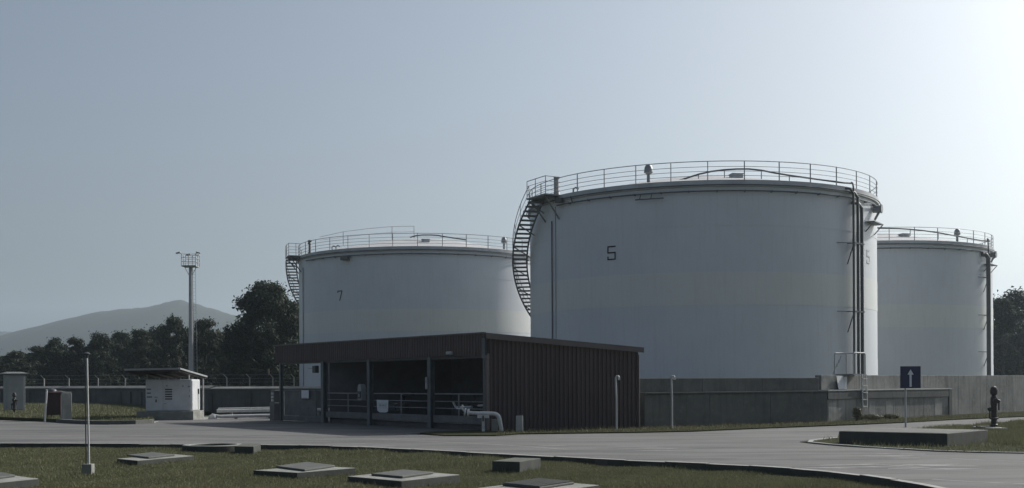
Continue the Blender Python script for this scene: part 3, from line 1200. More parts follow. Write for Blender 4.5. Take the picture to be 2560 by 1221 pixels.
# screen panel in the left bay
mb = MB()
s0, s1 = S4 + .2, ccols[4][0] - .1
for a, b in ((S(s0, .06, .22), S(s1, .06, .22)), (S(s0, .06, 1.42), S(s1, .06, 1.42)), (S(s0, .06, .2), S(s0, .06, 1.45)), (S(s1, .06, .2), S(s1, .06, 1.45)), (S(S4 + .9, .06, .2), S(S4 + .9, .06, 1.45))):
    mb.bar(a, b, .06)
fr = mb.build('gate_frame', M['shedcol'], sh)
mb = MB()
slabq(mb, [S(S4 + .94, .08, .26), S(s1 - .04, .08, .26), S(s1 - .04, .08, 1.38), S(S4 + .94, .08, 1.38)], .012)
mb.build('gate_panel', M['plinth'], sh)
MB().box(tuple(S((s0 + s1) / 2, .1, .12)), (s1 - s0, .18, .2), atan2(u.y, u.x)).build('plinth_beam', M['plinth'], sh)
# ceiling rafters
for i in range(9):
    s = 1 + i * 2.05
    MB().bar(S(s, .1, roofz(s, 0) - .17), S(s, SL - .1, roofz(s, SL) - .17), .08, .16).build('rafter', M['dark_in'], sh)

# things on and in the shed
rzf = atan2(-u.y, -u.x)


def front_local(name, label, cat, s, t, z, group=None):
    return thing(name, label, cat, S(s, t, z), rzf, group)


# bulkhead light under fascia
t = front_local('wall_light', 'small pale bulkhead light on the brown fascia near the corner', 'light', s_at(1141), -.26, 2.82)
MB().box((0, 0, 0), (.34, .10, .13)).build('housing', M['steel'], t, bevel=.02)
MB().box((0, -.06, -.01), (.28, .05, .09)).build('lens', M['glass'], t, bevel=.02)
t = front_local('wall_lamp', 'dark lamp box mounted high on the column beside the open bay', 'light', s_at(797), -.14, 2.36)
MB().box((0, 0, 0), (.30, .2, .32)).build('housing', M['lamp'], t, bevel=.03)
MB().box((-.36, -.03, .05), (.42, .10, .05)).build('lamp_arm', M['steel'], t, bevel=.01)
# hose cabinet on the column
t = front_local('hose_cabinet', 'dark round-topped hose cabinet hung on a shed column', 'cabinet', s_at(915), -.17, 1.02)
prof = [(-.16, 0), (.16, 0), (.16, .5), (.1, .64), (0, .68), (-.1, .64), (-.16, .5)]
mb = MB()
n = len(prof)
mb.add([(x, -.12, z) for x, z in prof] + [(x, .10, z) for x, z in prof], [tuple(range(n)), tuple(range(n, 2 * n))[::-1]] + [(i, n + i, n + (i + 1) % n, (i + 1) % n) for i in range(n)])
mb.build('cabinet_body', M['cabgrey'], t)
MB().box((0, -.135, .23), (.24, .03, .3)).build('cabinet_door', M['lamp'], t)
MB().box((.03, -.16, .2), (.05, .02, .12)).build('handle', M['steel'], t)
# small plate on second column
t = front_local('switch_box', 'narrow pale switch box on the column near the white notice', 'switch box', s_at(1078), -.18, 1.72)
MB().box((0, 0, 0), (.09, .07, .46)).build('box_body', M['steel'], t, bevel=.01)
MB().box((0, -.04, .06), (.05, .02, .12)).build('switch', M['cabgrey'], t)
# white notice hung on the rail
t = front_local('notice_board', 'white notice sheet with faint print hung on the middle bay railing', 'sign', s_at(958), -.02, .60)
mb = MB()
pts = [(-.46, .45), (.46, .45), (.42, -.02), (.26, -.06), (-.22, -.06), (-.42, .02)]
pts = pts[::-1]
n = len(pts)
mb.add([(x, -.02, z) for x, z in pts] + [(x, .0, z) for x, z in pts], [tuple(range(n))[::-1], tuple(range(n, 2 * n))] + [(i, (i + 1) % n, n + (i + 1) % n, n + i) for i in range(n)])
mb.build('sheet', M['signpaper'], t)
MB().box((0, -.025, .22), (.68, .008, .24)).build('label_panel', M['cab'], t)
for x0, w_ in ((-.15, .16), (.08, .2), (.27, .05)):
    MB().box((x0, -.031, .23), (w_, .006, .07)).build('print', M['signtext'], t)
# white plate on gate
t = front_local('notice_plate', 'blank white plate with rounded corners on the gate in the left bay', 'sign', s_at(764), -.02, 1.08)
MB().box((0, 0, .16), (.72, .03, .38)).build('plate', M['signpaper'], t, bevel=.012)
MB().box((0, -.018, -.005), (.66, .012, .02)).build('plate_rim', M['cabgrey'], t)
# meter box left of end column
t = front_local('meter_box', 'tall grey meter box standing left of the shed end column', 'meter box', FL + .38, -.1, 0)
MB().box((0, 0, .42), (.5, .36, .84)).build('pedestal', M['plinth'], t, bevel=.02)
MB().box((.02, 0, 1.14), (.34, .3, .6)).build('box_body', M['plinth'], t, bevel=.03)
for k in range(3):
    MB().box((.02, -.155, .95 + k * .16), (.24, .03, .1)).build('meter', M['steel'], t)
# pumps and pipes inside the shed
for k, (s, tt) in enumerate(((2.0, 2.2), (5.8, 2.6), (10.8, 2.4))):
    lab = ['dark pump with motor inside the shed bay nearest the corner', 'dark pump with motor inside the middle shed bay', 'dark pump with motor inside the third shed bay'][k]
    t = front_local('pump', lab, 'pump', s, tt, .16, 'pumps inside the brown shed')
    MB().box((0, 0, .1), (1.5, .5, .2)).build('base_frame', M['cabgrey'], t)
    MB().tube([(-.6, 0, .5), (.1, 0, .5)], .2, 12).build('motor', M['shedcol'], t, smooth=True)
    MB().lathe([(.01, -.14), (.28, -.14), (.28, .14), (.01, .14)], (.45, 0, .5), 14).build('casing', M['lamp'], t, smooth=True)
    MB().tube([(.45, 0, .7), (.45, 0, 1.0), (.6, 0, 1.1), (1.3, 0, 1.1)], .08, 8).build('outlet_pipe', M['lamp'], t, smooth=True)
t = thing('inside_pipe', 'pale bent pipe running behind the shed railing near the corner', 'pipe', S(2.2, .5, 0))
t.rotation_euler = (0, 0, rzf)
MB().tube([(-.9, 0, 1.0), (-.72, 0, .80), (.35, 0, .83)], .045, 8).build('pipe_run', M['white_pipe'], t, smooth=True)
MB().tube([(.75, 0, .88), (1.75, 0, .92)], .04, 8).build('pipe_run', M['white_pipe'], t, smooth=True)
MB().box((.1, 0, .5), (.06, .06, .6)).build('pipe_stand', M['steel'], t)
t = thing('inside_lamp', 'small round pale fitting on the inner shed wall', 'light', S(.35, 1.2, 2.42))
MB().lathe([(.01, .14), (.1, .1), (.13, 0), (.1, -.1), (.01, -.14)], (0, 0, 0), 12).build('globe', M['glass'], t, smooth=True)

# white outlet pipe outside the corner
Yp = 41.4
c0 = D(1160, 1035, Yp)
t = thing('outlet_pipe', 'white bent outlet pipe with valve on a stand at the shed corner', 'pipe', (c0.x, Yp, 0))
pp = [D(1172, 1033, Yp), D(1190, 1034, Yp), D(1232, 1034, Yp), D(1243, 1037, Yp), D(1248, 1044, Yp), D(1251, 1060, Yp), D(1254, 1079, Yp)]
pp = [Vector((p.x - c0.x, 0, p.z)) for p in pp]
MB().tube(smooth_line(pp, 2), .072, 12).build('pipe_run', M['white_pipe'], t, smooth=True)
a = Vector((pp[0].x, 0, pp[0].z))
mb = MB()
mb.tube([a + Vector((-.06, 0, .01)), a + Vector((.02, 0, 0))], .15, 14)
mb.tube([a + Vector((-.16, 0, .03)), a + Vector((-.1, 0, .02))], .15, 14)
mb.build('flange', M['white_pipe'], t, smooth=True)
mb = MB()
mb.tube([a + Vector((-.1, 0, .02)), a + Vector((-.24, 0, .16)), a + Vector((-.28, 0, .24)), a + Vector((-.24, 0, .27)), a + Vector((-.18, 0, .2))], .035, 8)
mb.tube([a + Vector((-.45, 0, .16)), a + Vector((-.25, 0, .15))], .02, 6)
mb.build('valve_handle', M['white_pipe'], t)
zs = D(1208, 1042, Yp).z
xs = D(1208, 1042, Yp).x - c0.x
MB().box((xs, 0, zs), (.40, .22, .10)).build('saddle', M['white_pipe'], t, bevel=.01)
MB().box((xs, 0, zs / 2 - .03), (.10, .10, zs + .02)).build('stand', M['white_pipe'], t)
g = G(1238, 1076)
MB().box((g.x - c0.x, .35, .22), (.22, .2, .44)).build('pipe_block', M['conc'], t, bevel=.01)
MB().box((xs, -.02, zs - .06 + .085 - .085), (.05, .24, .2)).build('clamp', M['pipe_dark'], t)

# concrete marker at the side wall
g = G(1299, 1079, .03)
t = thing('marker_block', 'short concrete marker block standing against the brown side wall', 'block', g, radians(-8))
MB().box((0, 0, .26), (.24, .22, .54), taper=.93).build('block_body', M['conc_pale'], t, bevel=.015)
MB().box((0, 0, .545), (.2, .18, .03)).build('block_cap', M['conc'], t)
# conduit posts
for px, ytop, ybase, lab in ((1541, 941, 1076, 'white gooseneck conduit post in front of the brown corrugated wall'), (1680, 941, 1073, 'white gooseneck conduit post in front of the dark bund wall')):
    g = G(px, ybase, .03)
    hgt = D(px, ytop, g.y).z - .03
    t = thing('conduit_post', lab, 'post', g, 0, 'white conduit posts')
    MB().tube([(0, 0, -.05), (.0, 0, hgt * .6), (-.02, 0, hgt - .05), (.02, 0, hgt), (.07, 0, hgt + .01), (.10, 0, hgt - .05)], .035, 8).build('pipe', M['steel'], t, smooth=True)
    MB().box((.10, -.01, hgt - .08), (.08, .08, .10)).build('outlet_cap', M['white_pipe'], t)

# ------------------------------------------------------------------ generator, canopy, pipes left
gx0, gx1, gy = -17.85, -15.60, 57.9
gen = thing('generator_cabinet', 'pale grey generator cabinet with louvres on a concrete plinth', 'generator', ((gx0 + gx1) / 2, gy, 0))
W_, Dp, z0, z1 = gx1 - gx0, 1.5, .42, 1.96
plw0, plw1 = -18.2 - gen.location.x, -15.45 - gen.location.x
MB().box(((plw0 + plw1) / 2, Dp / 2 - .05, .20), (plw1 - plw0, Dp + .5, .46)).build('plinth', M['conc_dark'], gen, bevel=.02)
MB().box((0, Dp / 2, (z0 + z1) / 2 + .01), (W_, Dp, z1 - z0)).build('body', M['cab'], gen, bevel=.025)
dw = W_ * .37
MB().box((-W_ / 2 + dw / 2 + .02, -.012, (z0 + z1) / 2), (dw, .03, z1 - z0 - .08)).build('door', M['cab'], gen, bevel=.008)
d2 = MB().box((-W_ / 2 + dw + .04 + (W_ - dw - .06) / 2, -.012, (z0 + z1) / 2), (W_ - dw - .08, .03, z1 - z0 - .08)).build('door', M['cab'], gen, bevel=.008)
for k in range(5):
    MB().box((-W_ / 2 + dw + .30, -.034, 1.48 - k * .115), (.34, .02, .06)).build('louvre', M['ink'], d2)
for x, z, w_, h_ in ((-W_ / 2 + .17, 1.50, .2, .05), (-W_ / 2 + .17, 1.31, .2, .05), (-W_ / 2 + .2, 1.12, .25, .05), (-W_ / 2 + .52, 1.11, .15, .025), (-W_ / 2 + .52, .93, .06, .14)):
    MB().box((x, -.033, z), (w_, .012, h_)).build('label_plate', M['ink'], gen)
for x, z, w_, h_ in ((W_ / 2 - .12, 1.62, .12, .07), (W_ / 2 - .09, 1.43, .03, .12), (W_ / 2 - .1, 1.15, .05, .08), (W_ / 2 - .42, 1.64, .07, .08), (-W_ / 2 + dw + .22, 1.66, .09, .06), (-W_ / 2 + dw + .13, .79, .14, .03)):
    MB().box((x, -.033, z), (w_, .012, h_)).build('label_plate', M['cabgrey'], gen)
MB().box((W_ / 2 + .012, .72, (z0 + z1) / 2), (.03, 1.38, z1 - z0 - .1)).build('side_panel', M['cab'], gen, bevel=.008)
MB().box((W_ / 2 + .05, 1.05, 1.38), (.07, .05, .26)).build('handle', M['ink'], gen)
MB().bar((W_ / 2 + .035, 1.05, .5), (W_ / 2 + .035, 1.05, 1.3), .02).build('lock_rod', M['ink'], gen)
MB().box((-W_ / 2 - .07, .6, .8), (.14, .5, .62)).build('intake_box', M['lamp'], gen, bevel=.02)

can = thing('canopy', 'tilted dark sheet canopy on posts over the generator cabinet', 'canopy', (-16.9, 57, 0))
near_l, near_r = D(312, 926, 56.6), D(448, 923, 56.6)
far_r, far_l2 = D(516, 943, 61.2), D(385, 946, 61.2)
q = [Vector((p.x + 16.9, p.y - 57, p.z)) for p in (near_l, near_r, far_r, far_l2)]
mb = MB()
slabq(mb, q, .05)
mb.build('roof_sheet', M['rust'], can)
for f in (.0, .25, .5, .75, 1.0):
    f = .02 + f * .96
    a, b = q[0] * (1 - f) + q[1] * f, q[3] * (1 - f) + q[2] * f
    MB().bar(a - Vector((0, 0, .05)), b - Vector((0, 0, .05)), .06, .09).build('rafter', M['rust'], can)
MB().bar(q[0] + Vector((0, -.03, .02)), q[1] + Vector((0, -.03, .02)), .05, .09).build('front_edge', M['cabgrey'], can)
MB().bar(q[1] + Vector((.03, 0, .02)), q[2] + Vector((.03, 0, .02)), .05, .08).build('side_edge', M['cabgrey'], can)
for fx, fy in ((.18, .85), (.80, .85), (.97, .93), (.18, .42), (.96, .42)):
    a = q[0] * (1 - fx) + q[1] * fx
    b = q[3] * (1 - fx) + q[2] * fx
    p = a * (1 - fy) + b * fy
    MB().bar((p.x, p.y, 0 if fx > .9 and fy > .9 else .40 if fy < .9 else 0), (p.x, p.y, p.z - .05), .06).build('post', M['steel'], can)

mb = MB()
pl = thing('supply_pipe', 'upper white pipe running from the generator to the shed', 'pipe', (-15.2, 62, 0), 0, 'white pipes by the generator')
a = Vector((0, 0, .33))
MB().tube([Vector((-.2, 0, .33)), Vector((3.2, .4, .36)), Vector((6.6, .6, .36))], .085, 10).build('pipe_run', M['white_pipe'], pl, smooth=True)
MB().tube([Vector((-.2, .25, .46)), Vector((3.0, .65, .50))], .03, 8).build('thin_pipe', M['white_pipe'], pl, smooth=True)
for x in (.5, 2.8, 5):
    MB().box((x, .15 + x * .08, .12), (.14, .12, .25)).build('support', M['conc'], pl)
pl = thing('supply_pipe', 'lower white pipe with an elbow at the foot of the generator plinth', 'pipe', (-14.7, 58.7, 0), 0, 'white pipes by the generator')
MB().tube([Vector((-.25, 0, -.02)), Vector((-.22, 0, .12)), Vector((-.1, 0, .2)), Vector((.05, .02, .16)), Vector((.25, .05, .13)), Vector((2.1, .6, .15)), Vector((4.0, 1.0, .15))], .08, 10).build('pipe_run', M['white_pipe'], pl, smooth=True)
MB().lathe([(.01, .22), (.12, .2), (.17, .1), (.17, 0)], (-.05, 0, .0), 12).build('elbow_cap', M['white_pipe'], pl, smooth=True)
for x in (1.0, 2.6):
    MB().box((x, .1 + x * .25, .03), (.16, .14, .12)).build('support', M['conc'], pl)

# ------------------------------------------------------------------ light tower
Yt = 100.0
b = D(478, 965, Yt)
tw = thing('light_tower', 'tall tapered floodlight mast with basket head behind the generator', 'light tower', (b.x, Yt, 0))
zt = D(474, 668, Yt).z
mb = MB()
mb.lathe([(.27, -.1), (.27, .4), (.235, .42), (.145, zt)], n=12)
mb.build('mast', M['steel'], tw, smooth=True)
mb = MB()
for x in (.27, .50):
    mb.bar((x, .0, 2.5), (x - .10, .0, zt), .025)
for i in range(int((zt - 2.5) / .3)):
    z = 2.6 + i * .3
    o = -.10 * (z - 2.5) / (zt - 2.5)
    mb.bar((.27 + o, 0, z), (.50 + o, 0, z), .016)
mb.build('ladder', M['galv'], tw)
mb = MB()
mb.tube([(.56, -.1, 2), (.50, -.1, zt * .55)], .025, 6)
mb.build('cable_duct', M['galv'], tw)
for k in range(4):
    MB().box((.54, -.12, 2.4 + k * 1.1), (.16, .1, .1)).build('cable_clip', M['pipe_dark'], tw)
bw, bh = 1.2, 1.05
MB().box((0, 0, zt + .05), (bw, bw, .1)).build('basket_floor', M['steel'], tw)
mb = MB()
for x in (-1, 0, 1):
    for y in (-1, 0, 1):
        if x or y:
            mb.bar((x * bw / 2, y * bw / 2, zt), (x * bw / 2, y * bw / 2, zt + bh), .045)
for z in (.4, .72, 1.02):
    for a, c in (((-1, -1), (1, -1)), ((1, -1), (1, 1)), ((1, 1), (-1, 1)), ((-1, 1), (-1, -1))):
        mb.bar((a[0] * bw / 2, a[1] * bw / 2, zt + z), (c[0] * bw / 2, c[1] * bw / 2, zt + z), .035)
mb.build('basket_rail', M['steel'], tw)
for x, y in ((-1, -1), (1, -1), (-.45, 1), (.45, 1)):
    p = Vector((x * bw / 2, y * bw / 2, zt + bh))
    fl = MB().bar(p, p + Vector((x * .16, y * .05, .05)), .04).build('floodlight_arm', M['steel'], tw)
    mb = MB()
    mb.box((0, 0, 0), (.36, .26, .10))
    f_ = mb.build('floodlight', M['cabgrey'], fl, bevel=.02)
    f_.location = p + Vector((x * .24, y * .1, .07))
    f_.rotation_euler = (0, .25 * (1 if x > 0 else -1), 0)
MB().bar((-.12, 0, zt - .7), (-.5, 0, zt), .04).build('basket_brace', M['galv'], tw)
MB().bar((.12, 0, zt - .7), (.5, 0, zt), .04).build('basket_brace', M['galv'], tw)

# ------------------------------------------------------------------ fence behind the left wall
fy = 97.0
fn = thing('security_fence', 'barbed wire fence with angled concrete posts behind the left wall', 'fence', (-20, fy, 0))
pxs = [-40, 40, 110, 172, 245, 313, 381, 440, 507, 567, 624, 682, 735]
top = 2.28
pp0 = None
xs = []
for k, px in enumerate(pxs):
    x = D(px, 950, fy).x + 20
    xs.append(x)
    if pp0 is None:
        pp0 = MB().box((0, 0, top / 2 - .1), (.09, .09, top + .2)).build('post', M['conc'], fn)
        arm0 = MB().bar((0, 0, top - .02), (-.24, -.1, top + .28), .065).build('post_arm', M['conc'], pp0)
        pp0.location = (x, 0, 0)
    else:
        q = copy_part(pp0, fn, (x, 0, 0))
        copy_part(arm0, q)
mb = MB()
for z, o in ((1.6, 0), (1.9, 0), (2.2, 0)):
    mb.tube([(xs[0], o, z), (xs[-1], o, z)], .008, 4)
mb.tube([(xs[0] - .2, -.08, top + .22), (xs[-1] - .2, -.08, top + .22)], .008, 4)
mb.build('wire', M['galv'], fn)

# ------------------------------------------------------------------ left foreground bits
g = G(35, 1028.5, .14)
t = thing('utility_cabinet', 'tall grey utility cabinet with overhanging cap at the far left', 'cabinet', (D(35, 1000, g.y).x + .12, g.y, .12), radians(34))
s = g.y / F
MB().box((0, .5, 1.14), (44 * s, 1.0, 2.26)).build('body', M['cabgrey'], t, bevel=.02)
mb = MB()
mb.add([(-.74, -.12, 2.28), (.74, -.12, 2.28), (.74, 1.12, 2.28), (-.74, 1.12, 2.28), (-.74, -.12, 2.34), (.74, -.12, 2.34), (.74, 1.12, 2.34), (-.74, 1.12, 2.34), (-.4, .3, 2.44), (.4, .3, 2.44), (.4, .8, 2.44), (-.4, .8, 2.44)], [(3, 2, 1, 0), (0, 1, 5, 4), (1, 2, 6, 5), (2, 3, 7, 6), (3, 0, 4, 7), (4, 5, 9, 8), (5, 6, 10, 9), (6, 7, 11, 10), (7, 4, 8, 11), (8, 9, 10, 11)])
mb.build('cap', M['plinth'], t)
MB().box((0, -.012, 1.14), (44 * s - .2, .02, 2.0)).build('door', M['cabgrey'], t, bevel=.006)


def hydrant(label, loc, h, group=None):
    t = thing('fire_hydrant', label, 'hydrant', loc, 0, group)
    k = h / 1.5
    MB().lathe([(.14 * k, 0), (.14 * k, .06), (.105 * k, .08), (.10 * k, .75 * k), (.12 * k, .80 * k), (.12 * k, 1.05 * k), (.08 * k, 1.12 * k), (.08 * k, 1.18 * k)], n=14).build('barrel', M['hydrant'], t, smooth=True)
    MB().lathe([(.05 * k, 1.14 * k), (.13 * k, 1.2 * k), (.14 * k, 1.33 * k), (.10 * k, 1.45 * k), (.01, 1.5 * k)], n=14).build('bonnet', M['hydrant'], t, smooth=True)
    for sgn in (-1, 1):
        z = (.66 if sgn < 0 else .95) * k
        MB().tube([(0, 0, z), (sgn * .16 * k, -.02, z - .02), (sgn * .2 * k, -.03, z - .04)], .075 * k, 10).build('outlet', M['hydrant'], t, smooth=True)
        MB().tube([(sgn * .17 * k, -.03, z - .35 * k), (sgn * .17 * k, -.03, z - .05)], .03 * k, 8).build('hose_bracket', M['hydrant'], t)
    MB().tube([(0, -.1 * k, .95 * k), (0, -.2 * k, .95 * k)], .09 * k, 10).build('outlet', M['hydrant'], t, smooth=True)
    MB().lathe([(.13 * k, .26 * k), (.17 * k, .27 * k), (.17 * k, .32 * k), (.13 * k, .33 * k)], n=14).build('flange', M['hydrant'], t)
    return t


g = G(36, 1033, .14)
hydrant('dark slim hydrant in front of the tall grey cabinet', (g.x, g.y, .13), 1.2, 'dark hydrants')
g = G(134, 1045, .14)
s = g.y / F
t = thing('red_box', 'small dark red box with pitched lid on legs beside concrete block', 'box', (g.x, g.y, .13))
MB().box((0, .3, .14 + .54), (36 * s, .6, 1.06)).build('body', M['red'], t, bevel=.015)
mb = MB()
w2 = 48 * s / 2
mb.add([(-w2, -.1, 1.2), (w2, -.1, 1.2), (w2, .7, 1.2), (-w2, .7, 1.2), (-w2, -.1, 1.24), (w2, -.1, 1.24), (w2, .7, 1.24), (-w2, .7, 1.24), (-.2, .3, 1.33), (.2, .3, 1.33)], [(3, 2, 1, 0), (0, 1, 5, 4), (1, 2, 6, 5), (2, 3, 7, 6), (3, 0, 4, 7), (4, 5, 9, 8), (5, 6, 9), (6, 7, 8, 9), (7, 4, 8)])
mb.build('lid', M['red'], t)
MB().lathe([(.24, 0), (.22, .08), (.14, .15), (.01, .18)], (-.18, .3, 1.26), 14).build('lid_dome', M['lamp'], t, smooth=True)
for x in (-.3, .3):
    for y in (.05, .55):
        MB().box((x, y, .08), (.06, .06, .2)).build('leg', M['lamp'], t)
g = G(112, 1051, .13)
pt = D(117, 976, g.y)
t = thing('leaning_post', 'thin white post leaning beside the red box', 'post', g)
MB().tube([(0, 0, -.1), (pt.x - g.x, 0, pt.z - g.z)], .045, 8).build('shaft', M['white_pipe'], t)
MB().tube([(pt.x - g.x - .003, 0, pt.z - g.z - .01), (pt.x - g.x + .004, 0, pt.z - g.z + .03)], .052, 8).build('post_cap', M['steel'], t)
g = G(169, 1050, .13)
s = g.y / F
t = thing('concrete_pillar', 'squat pale concrete pillar standing right of the red box', 'pillar', g, radians(30))
MB().box((0, .25, .60), (22 * s, .34, 1.26)).build('pillar_body', M['conc'], t, bevel=.02)
MB().box((0, .25, 1.25), (22 * s - .04, .30, .05)).build('pillar_cap', M['kerb'], t, bevel=.01)
# lawn light pole
g = G(216, 1187, LZ)
t = thing('garden_lamp', 'thin leaning lamp post on a concrete cube in the left lawn', 'lamp post', g)
s = g.y / F
MB().box((0, .1, .08), (25 * s, .2, .26)).build('base_block', M['conc_dark'], t, bevel=.012)
tp = D(213, 893, g.y)
dx = tp.x - g.x
H_ = tp.z - g.z
MB().tube([(.02, .1, .15), (.015 + dx * .4, .1, .9), (dx, .1, H_)], .02, 8).build('pole', M['white_pipe'], t, smooth=True)
MB().lathe([(.022, -.02), (.03, .0), (.03, .04), (.065, .05), (.07, .07), (.03, .10), (.01, .105)], (dx, .1, H_), 12).build('lamp_head', M['lamp'], t, smooth=True)
MB().tube([(-.03, .07, .2), (-.03 + dx * .5, .07, 1.1), (dx - .03, .07, H_ - .02)], .012, 6).build('cable', M['lamp'], t)

# ------------------------------------------------------------------ manhole slabs on the lawn
SLABS = []


def slab(label, Lp, Fp, Rp, bot, cov=None, ribs=False, name='manhole_slab', mat_=None, group='manhole slabs in the lawn'):
    """Lp/Fp/Rp: photo pixels of left, front and right top corners; bot: pixel of the foot of the front corner"""
    gf = G(bot[0], bot[1] + 3, LZ)
    zt = EYE - (_un(*Fp)[1]) / F * gf.y
    l, f, r = G(*Lp, zt), G(*Fp, zt), G(*Rp, zt)
    bk = l + r - f
    c = (l + r) / 2
    t = thing(name, label, 'slab', (c.x, c.y, LZ), 0, group)
    pts = [(p.x - c.x, p.y - c.y) for p in (l, f, r, bk)]
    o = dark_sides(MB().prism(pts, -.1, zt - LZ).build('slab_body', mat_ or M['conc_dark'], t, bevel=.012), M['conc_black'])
    SLABS.append([(p.x, p.y) for p in (l, f, r, bk)])
    if cov:
        zc = zt + .012
        cl, cf, cr = [G(*p, zc + .03) for p in cov]
        cb = cl + cr - cf
        pts = [(p.x - c.x, p.y - c.y) for p in (cl, cf, cr, cb)]
        MB().prism(pts, zt - LZ + .004, zc + .03 - LZ).build('cover', M['slab_top'], t, bevel=.01)
        if ribs:
            l_, f_, r_, b_ = [Vector((*p, 0)) for p in pts]
            for k in range(24):
                a = l_ + (f_ - l_) * (k + .5) / 24 if False else f_ + (r_ - f_) * (k + .5) / 24
                b2 = l_ + (b_ - l_) * (k + .5) / 24
                z = zc + .036 - LZ
                d = (b2 - a)
                MB().bar(a + d * .03 + Vector((0, 0, z)), b2 - d * .03 + Vector((0, 0, z)), .022, .014).build('cover_rib', M['slab_top'], t)
    return t


slab('small manhole slab with grey cover beside the lamp post', (292, 1147), (343, 1152), (485, 1140), (340, 1163), [(317, 1137), (372, 1143), (437, 1136)])
slab('manhole slab with wide dark cover left of centre in the lawn', (633, 1176), (742, 1182), (890, 1170), (740, 1198), [(690, 1165), (762, 1174), (838, 1163)])
slab('manhole slab with tilted dark cover, right of the wide covered one', (868, 1191), (1003, 1203), (1150, 1187), (1003, 1219), [(928, 1184), (1006, 1191), (1084, 1180)])
slab('cropped manhole slab with ribbed grating cover at the bottom edge', (1180, 1222), (1330, 1236), (1498, 1213), (1330, 1251), [(1256, 1209), (1350, 1218), (1436, 1205)], True)
slab('manhole slab cut by the left edge of the picture', (-150, 1199), (-60, 1213), (97, 1197), (-60, 1230), [(-95, 1189), (-50, 1199), (38, 1187)])
slab('plain dark concrete block with thick front face in the lawn', (1230, 1153), (1299, 1155), (1352, 1146), (1299, 1182), None, name='concrete_block', mat_=M['block_top'], group='concrete blocks by the road edge')
slab('low dark concrete block on the lawn against the kerb', (586, 1116), (634, 1117), (652, 1110), (630, 1134), None, name='concrete_block', mat_=M['block_top'], group='concrete blocks by the road edge')
# round chamber
g = G(545, 1131, LZ)
c = Vector((G(543, 1112, .03).x, g.y + .8, LZ))
t = thing('round_chamber', 'round open concrete chamber at the road edge in the lawn', 'chamber', c)
MB().lathe([(.82, -.15), (.82, .15), (.80, .17), (.66, .17), (.64, .15), (.64, -.1)], n=28).build('ring_wall', M['conc_dark'], t, smooth=True)
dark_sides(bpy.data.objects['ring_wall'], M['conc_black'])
MB().lathe([(.64, -.06), (.01, -.06)], n=28).build('chamber_floor', M['slab_top'], t)
SLABS.append([(c.x + .8 * cos(a), c.y + .8 * sin(a)) for a in np.linspace(0, 2 * pi, 12, endpoint=False)])

# slab with the sign island
zt = .35
pts = [G(2097, 1078, zt), G(2368, 1084, zt), G(2470, 1075, zt), G(2178, 1069, zt)]
c = sum(pts, Vector()) / 4
t = thing('concrete_platform', 'large low concrete platform in front of the blue arrow sign', 'platform', (c.x, c.y, 0))
MB().prism([(p.x - c.x, p.y - c.y) for p in pts], -.05, zt).build('platform_body', M['plat_top'], t, bevel=.02)
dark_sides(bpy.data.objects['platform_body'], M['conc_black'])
MB().prism([((p.x - c.x) * .94, (p.y - c.y) * .94) for p in pts], zt - .02, zt + .004).build('top_screed', M['plat_top'], t)
SLABS.append([(p.x, p.y) for p in pts])
# hydrant and its base
h0 = G(2485, 1070, .18)
hb = [G(2440, 1069, .18), G(2536, 1073, .18)]
t = thing('hydrant_base', 'low concrete plinth under the dark hydrant at right', 'plinth', (h0.x, h0.y + .6, 0))
MB().box((.1, 0, .06), (hb[1].x - hb[0].x, 1.5, .24), radians(-3)).build('plinth_body', M['conc_dark'], t, bevel=.03)
MB().box((0, .1, .19), (.45, .45, .03)).build('hydrant_foot', M['hydrant'], t)
SLABS.append([(h0.x - .6, h0.y - .2), (h0.x + .8, h0.y - .2), (h0.x + .8, h0.y + 1.4), (h0.x - .6, h0.y + 1.4)])
gh = D(2485, 1057, h0.y + .7)
hydrant('dark tall hydrant on a plinth near the right edge', (gh.x, h0.y + .7, .2), 1.33, 'dark hydrants')

# arrow sign
g = G(2265, 1069)
t = thing('arrow_sign', 'square blue sign with a white upward arrow on a grey post', 'sign', (g.x, g.y, 0), radians(-3))
s = g.y / F
zt_, zb2 = D(2276, 916, g.y).z, D(2276, 971, g.y).z
cz, hh, ww = (zt_ + zb2) / 2, zt_ - zb2, 50.5 * s
cxs = D(2276, 944, g.y).x - g.x
MB().tube([(0, .04, -.1), (.0, .04, zt_ - .05)], .036, 10).build('post', M['steel'], t, smooth=True)
MB().box((cxs, 0, cz), (ww, .02, hh)).build('sign_face', M['bluesign'], t, bevel=.009)
ah, aw = hh * .79, ww * .30
arrow = [(-.17, -.5), (.17, -.5), (.17, .2), (.5, .2), (0, .5), (-.5, .2), (-.17, .2)]
mb = MB()
n = len(arrow)
pts = [(cxs + x * aw * (1 if True else 1), cz - hh * .04 + y * ah) for x, y in arrow]
pts = [(cxs + x * aw * 1.0, z) for (x, _), (_, z) in zip(arrow, pts)]
mb.add([(x, -.0155, z) for x, z in pts] + [(x, -.0105, z) for x, z in pts], [tuple(range(n)), tuple(range(n, 2 * n))[::-1]] + [(i, n + i, n + (i + 1) % n, (i + 1) % n) for i in range(n)])
mb.build('arrow', M['whitesign'], t)
MB().box((cxs, .02, cz), (ww * .8, .02, .05)).build('back_strap', M['steel'], t)

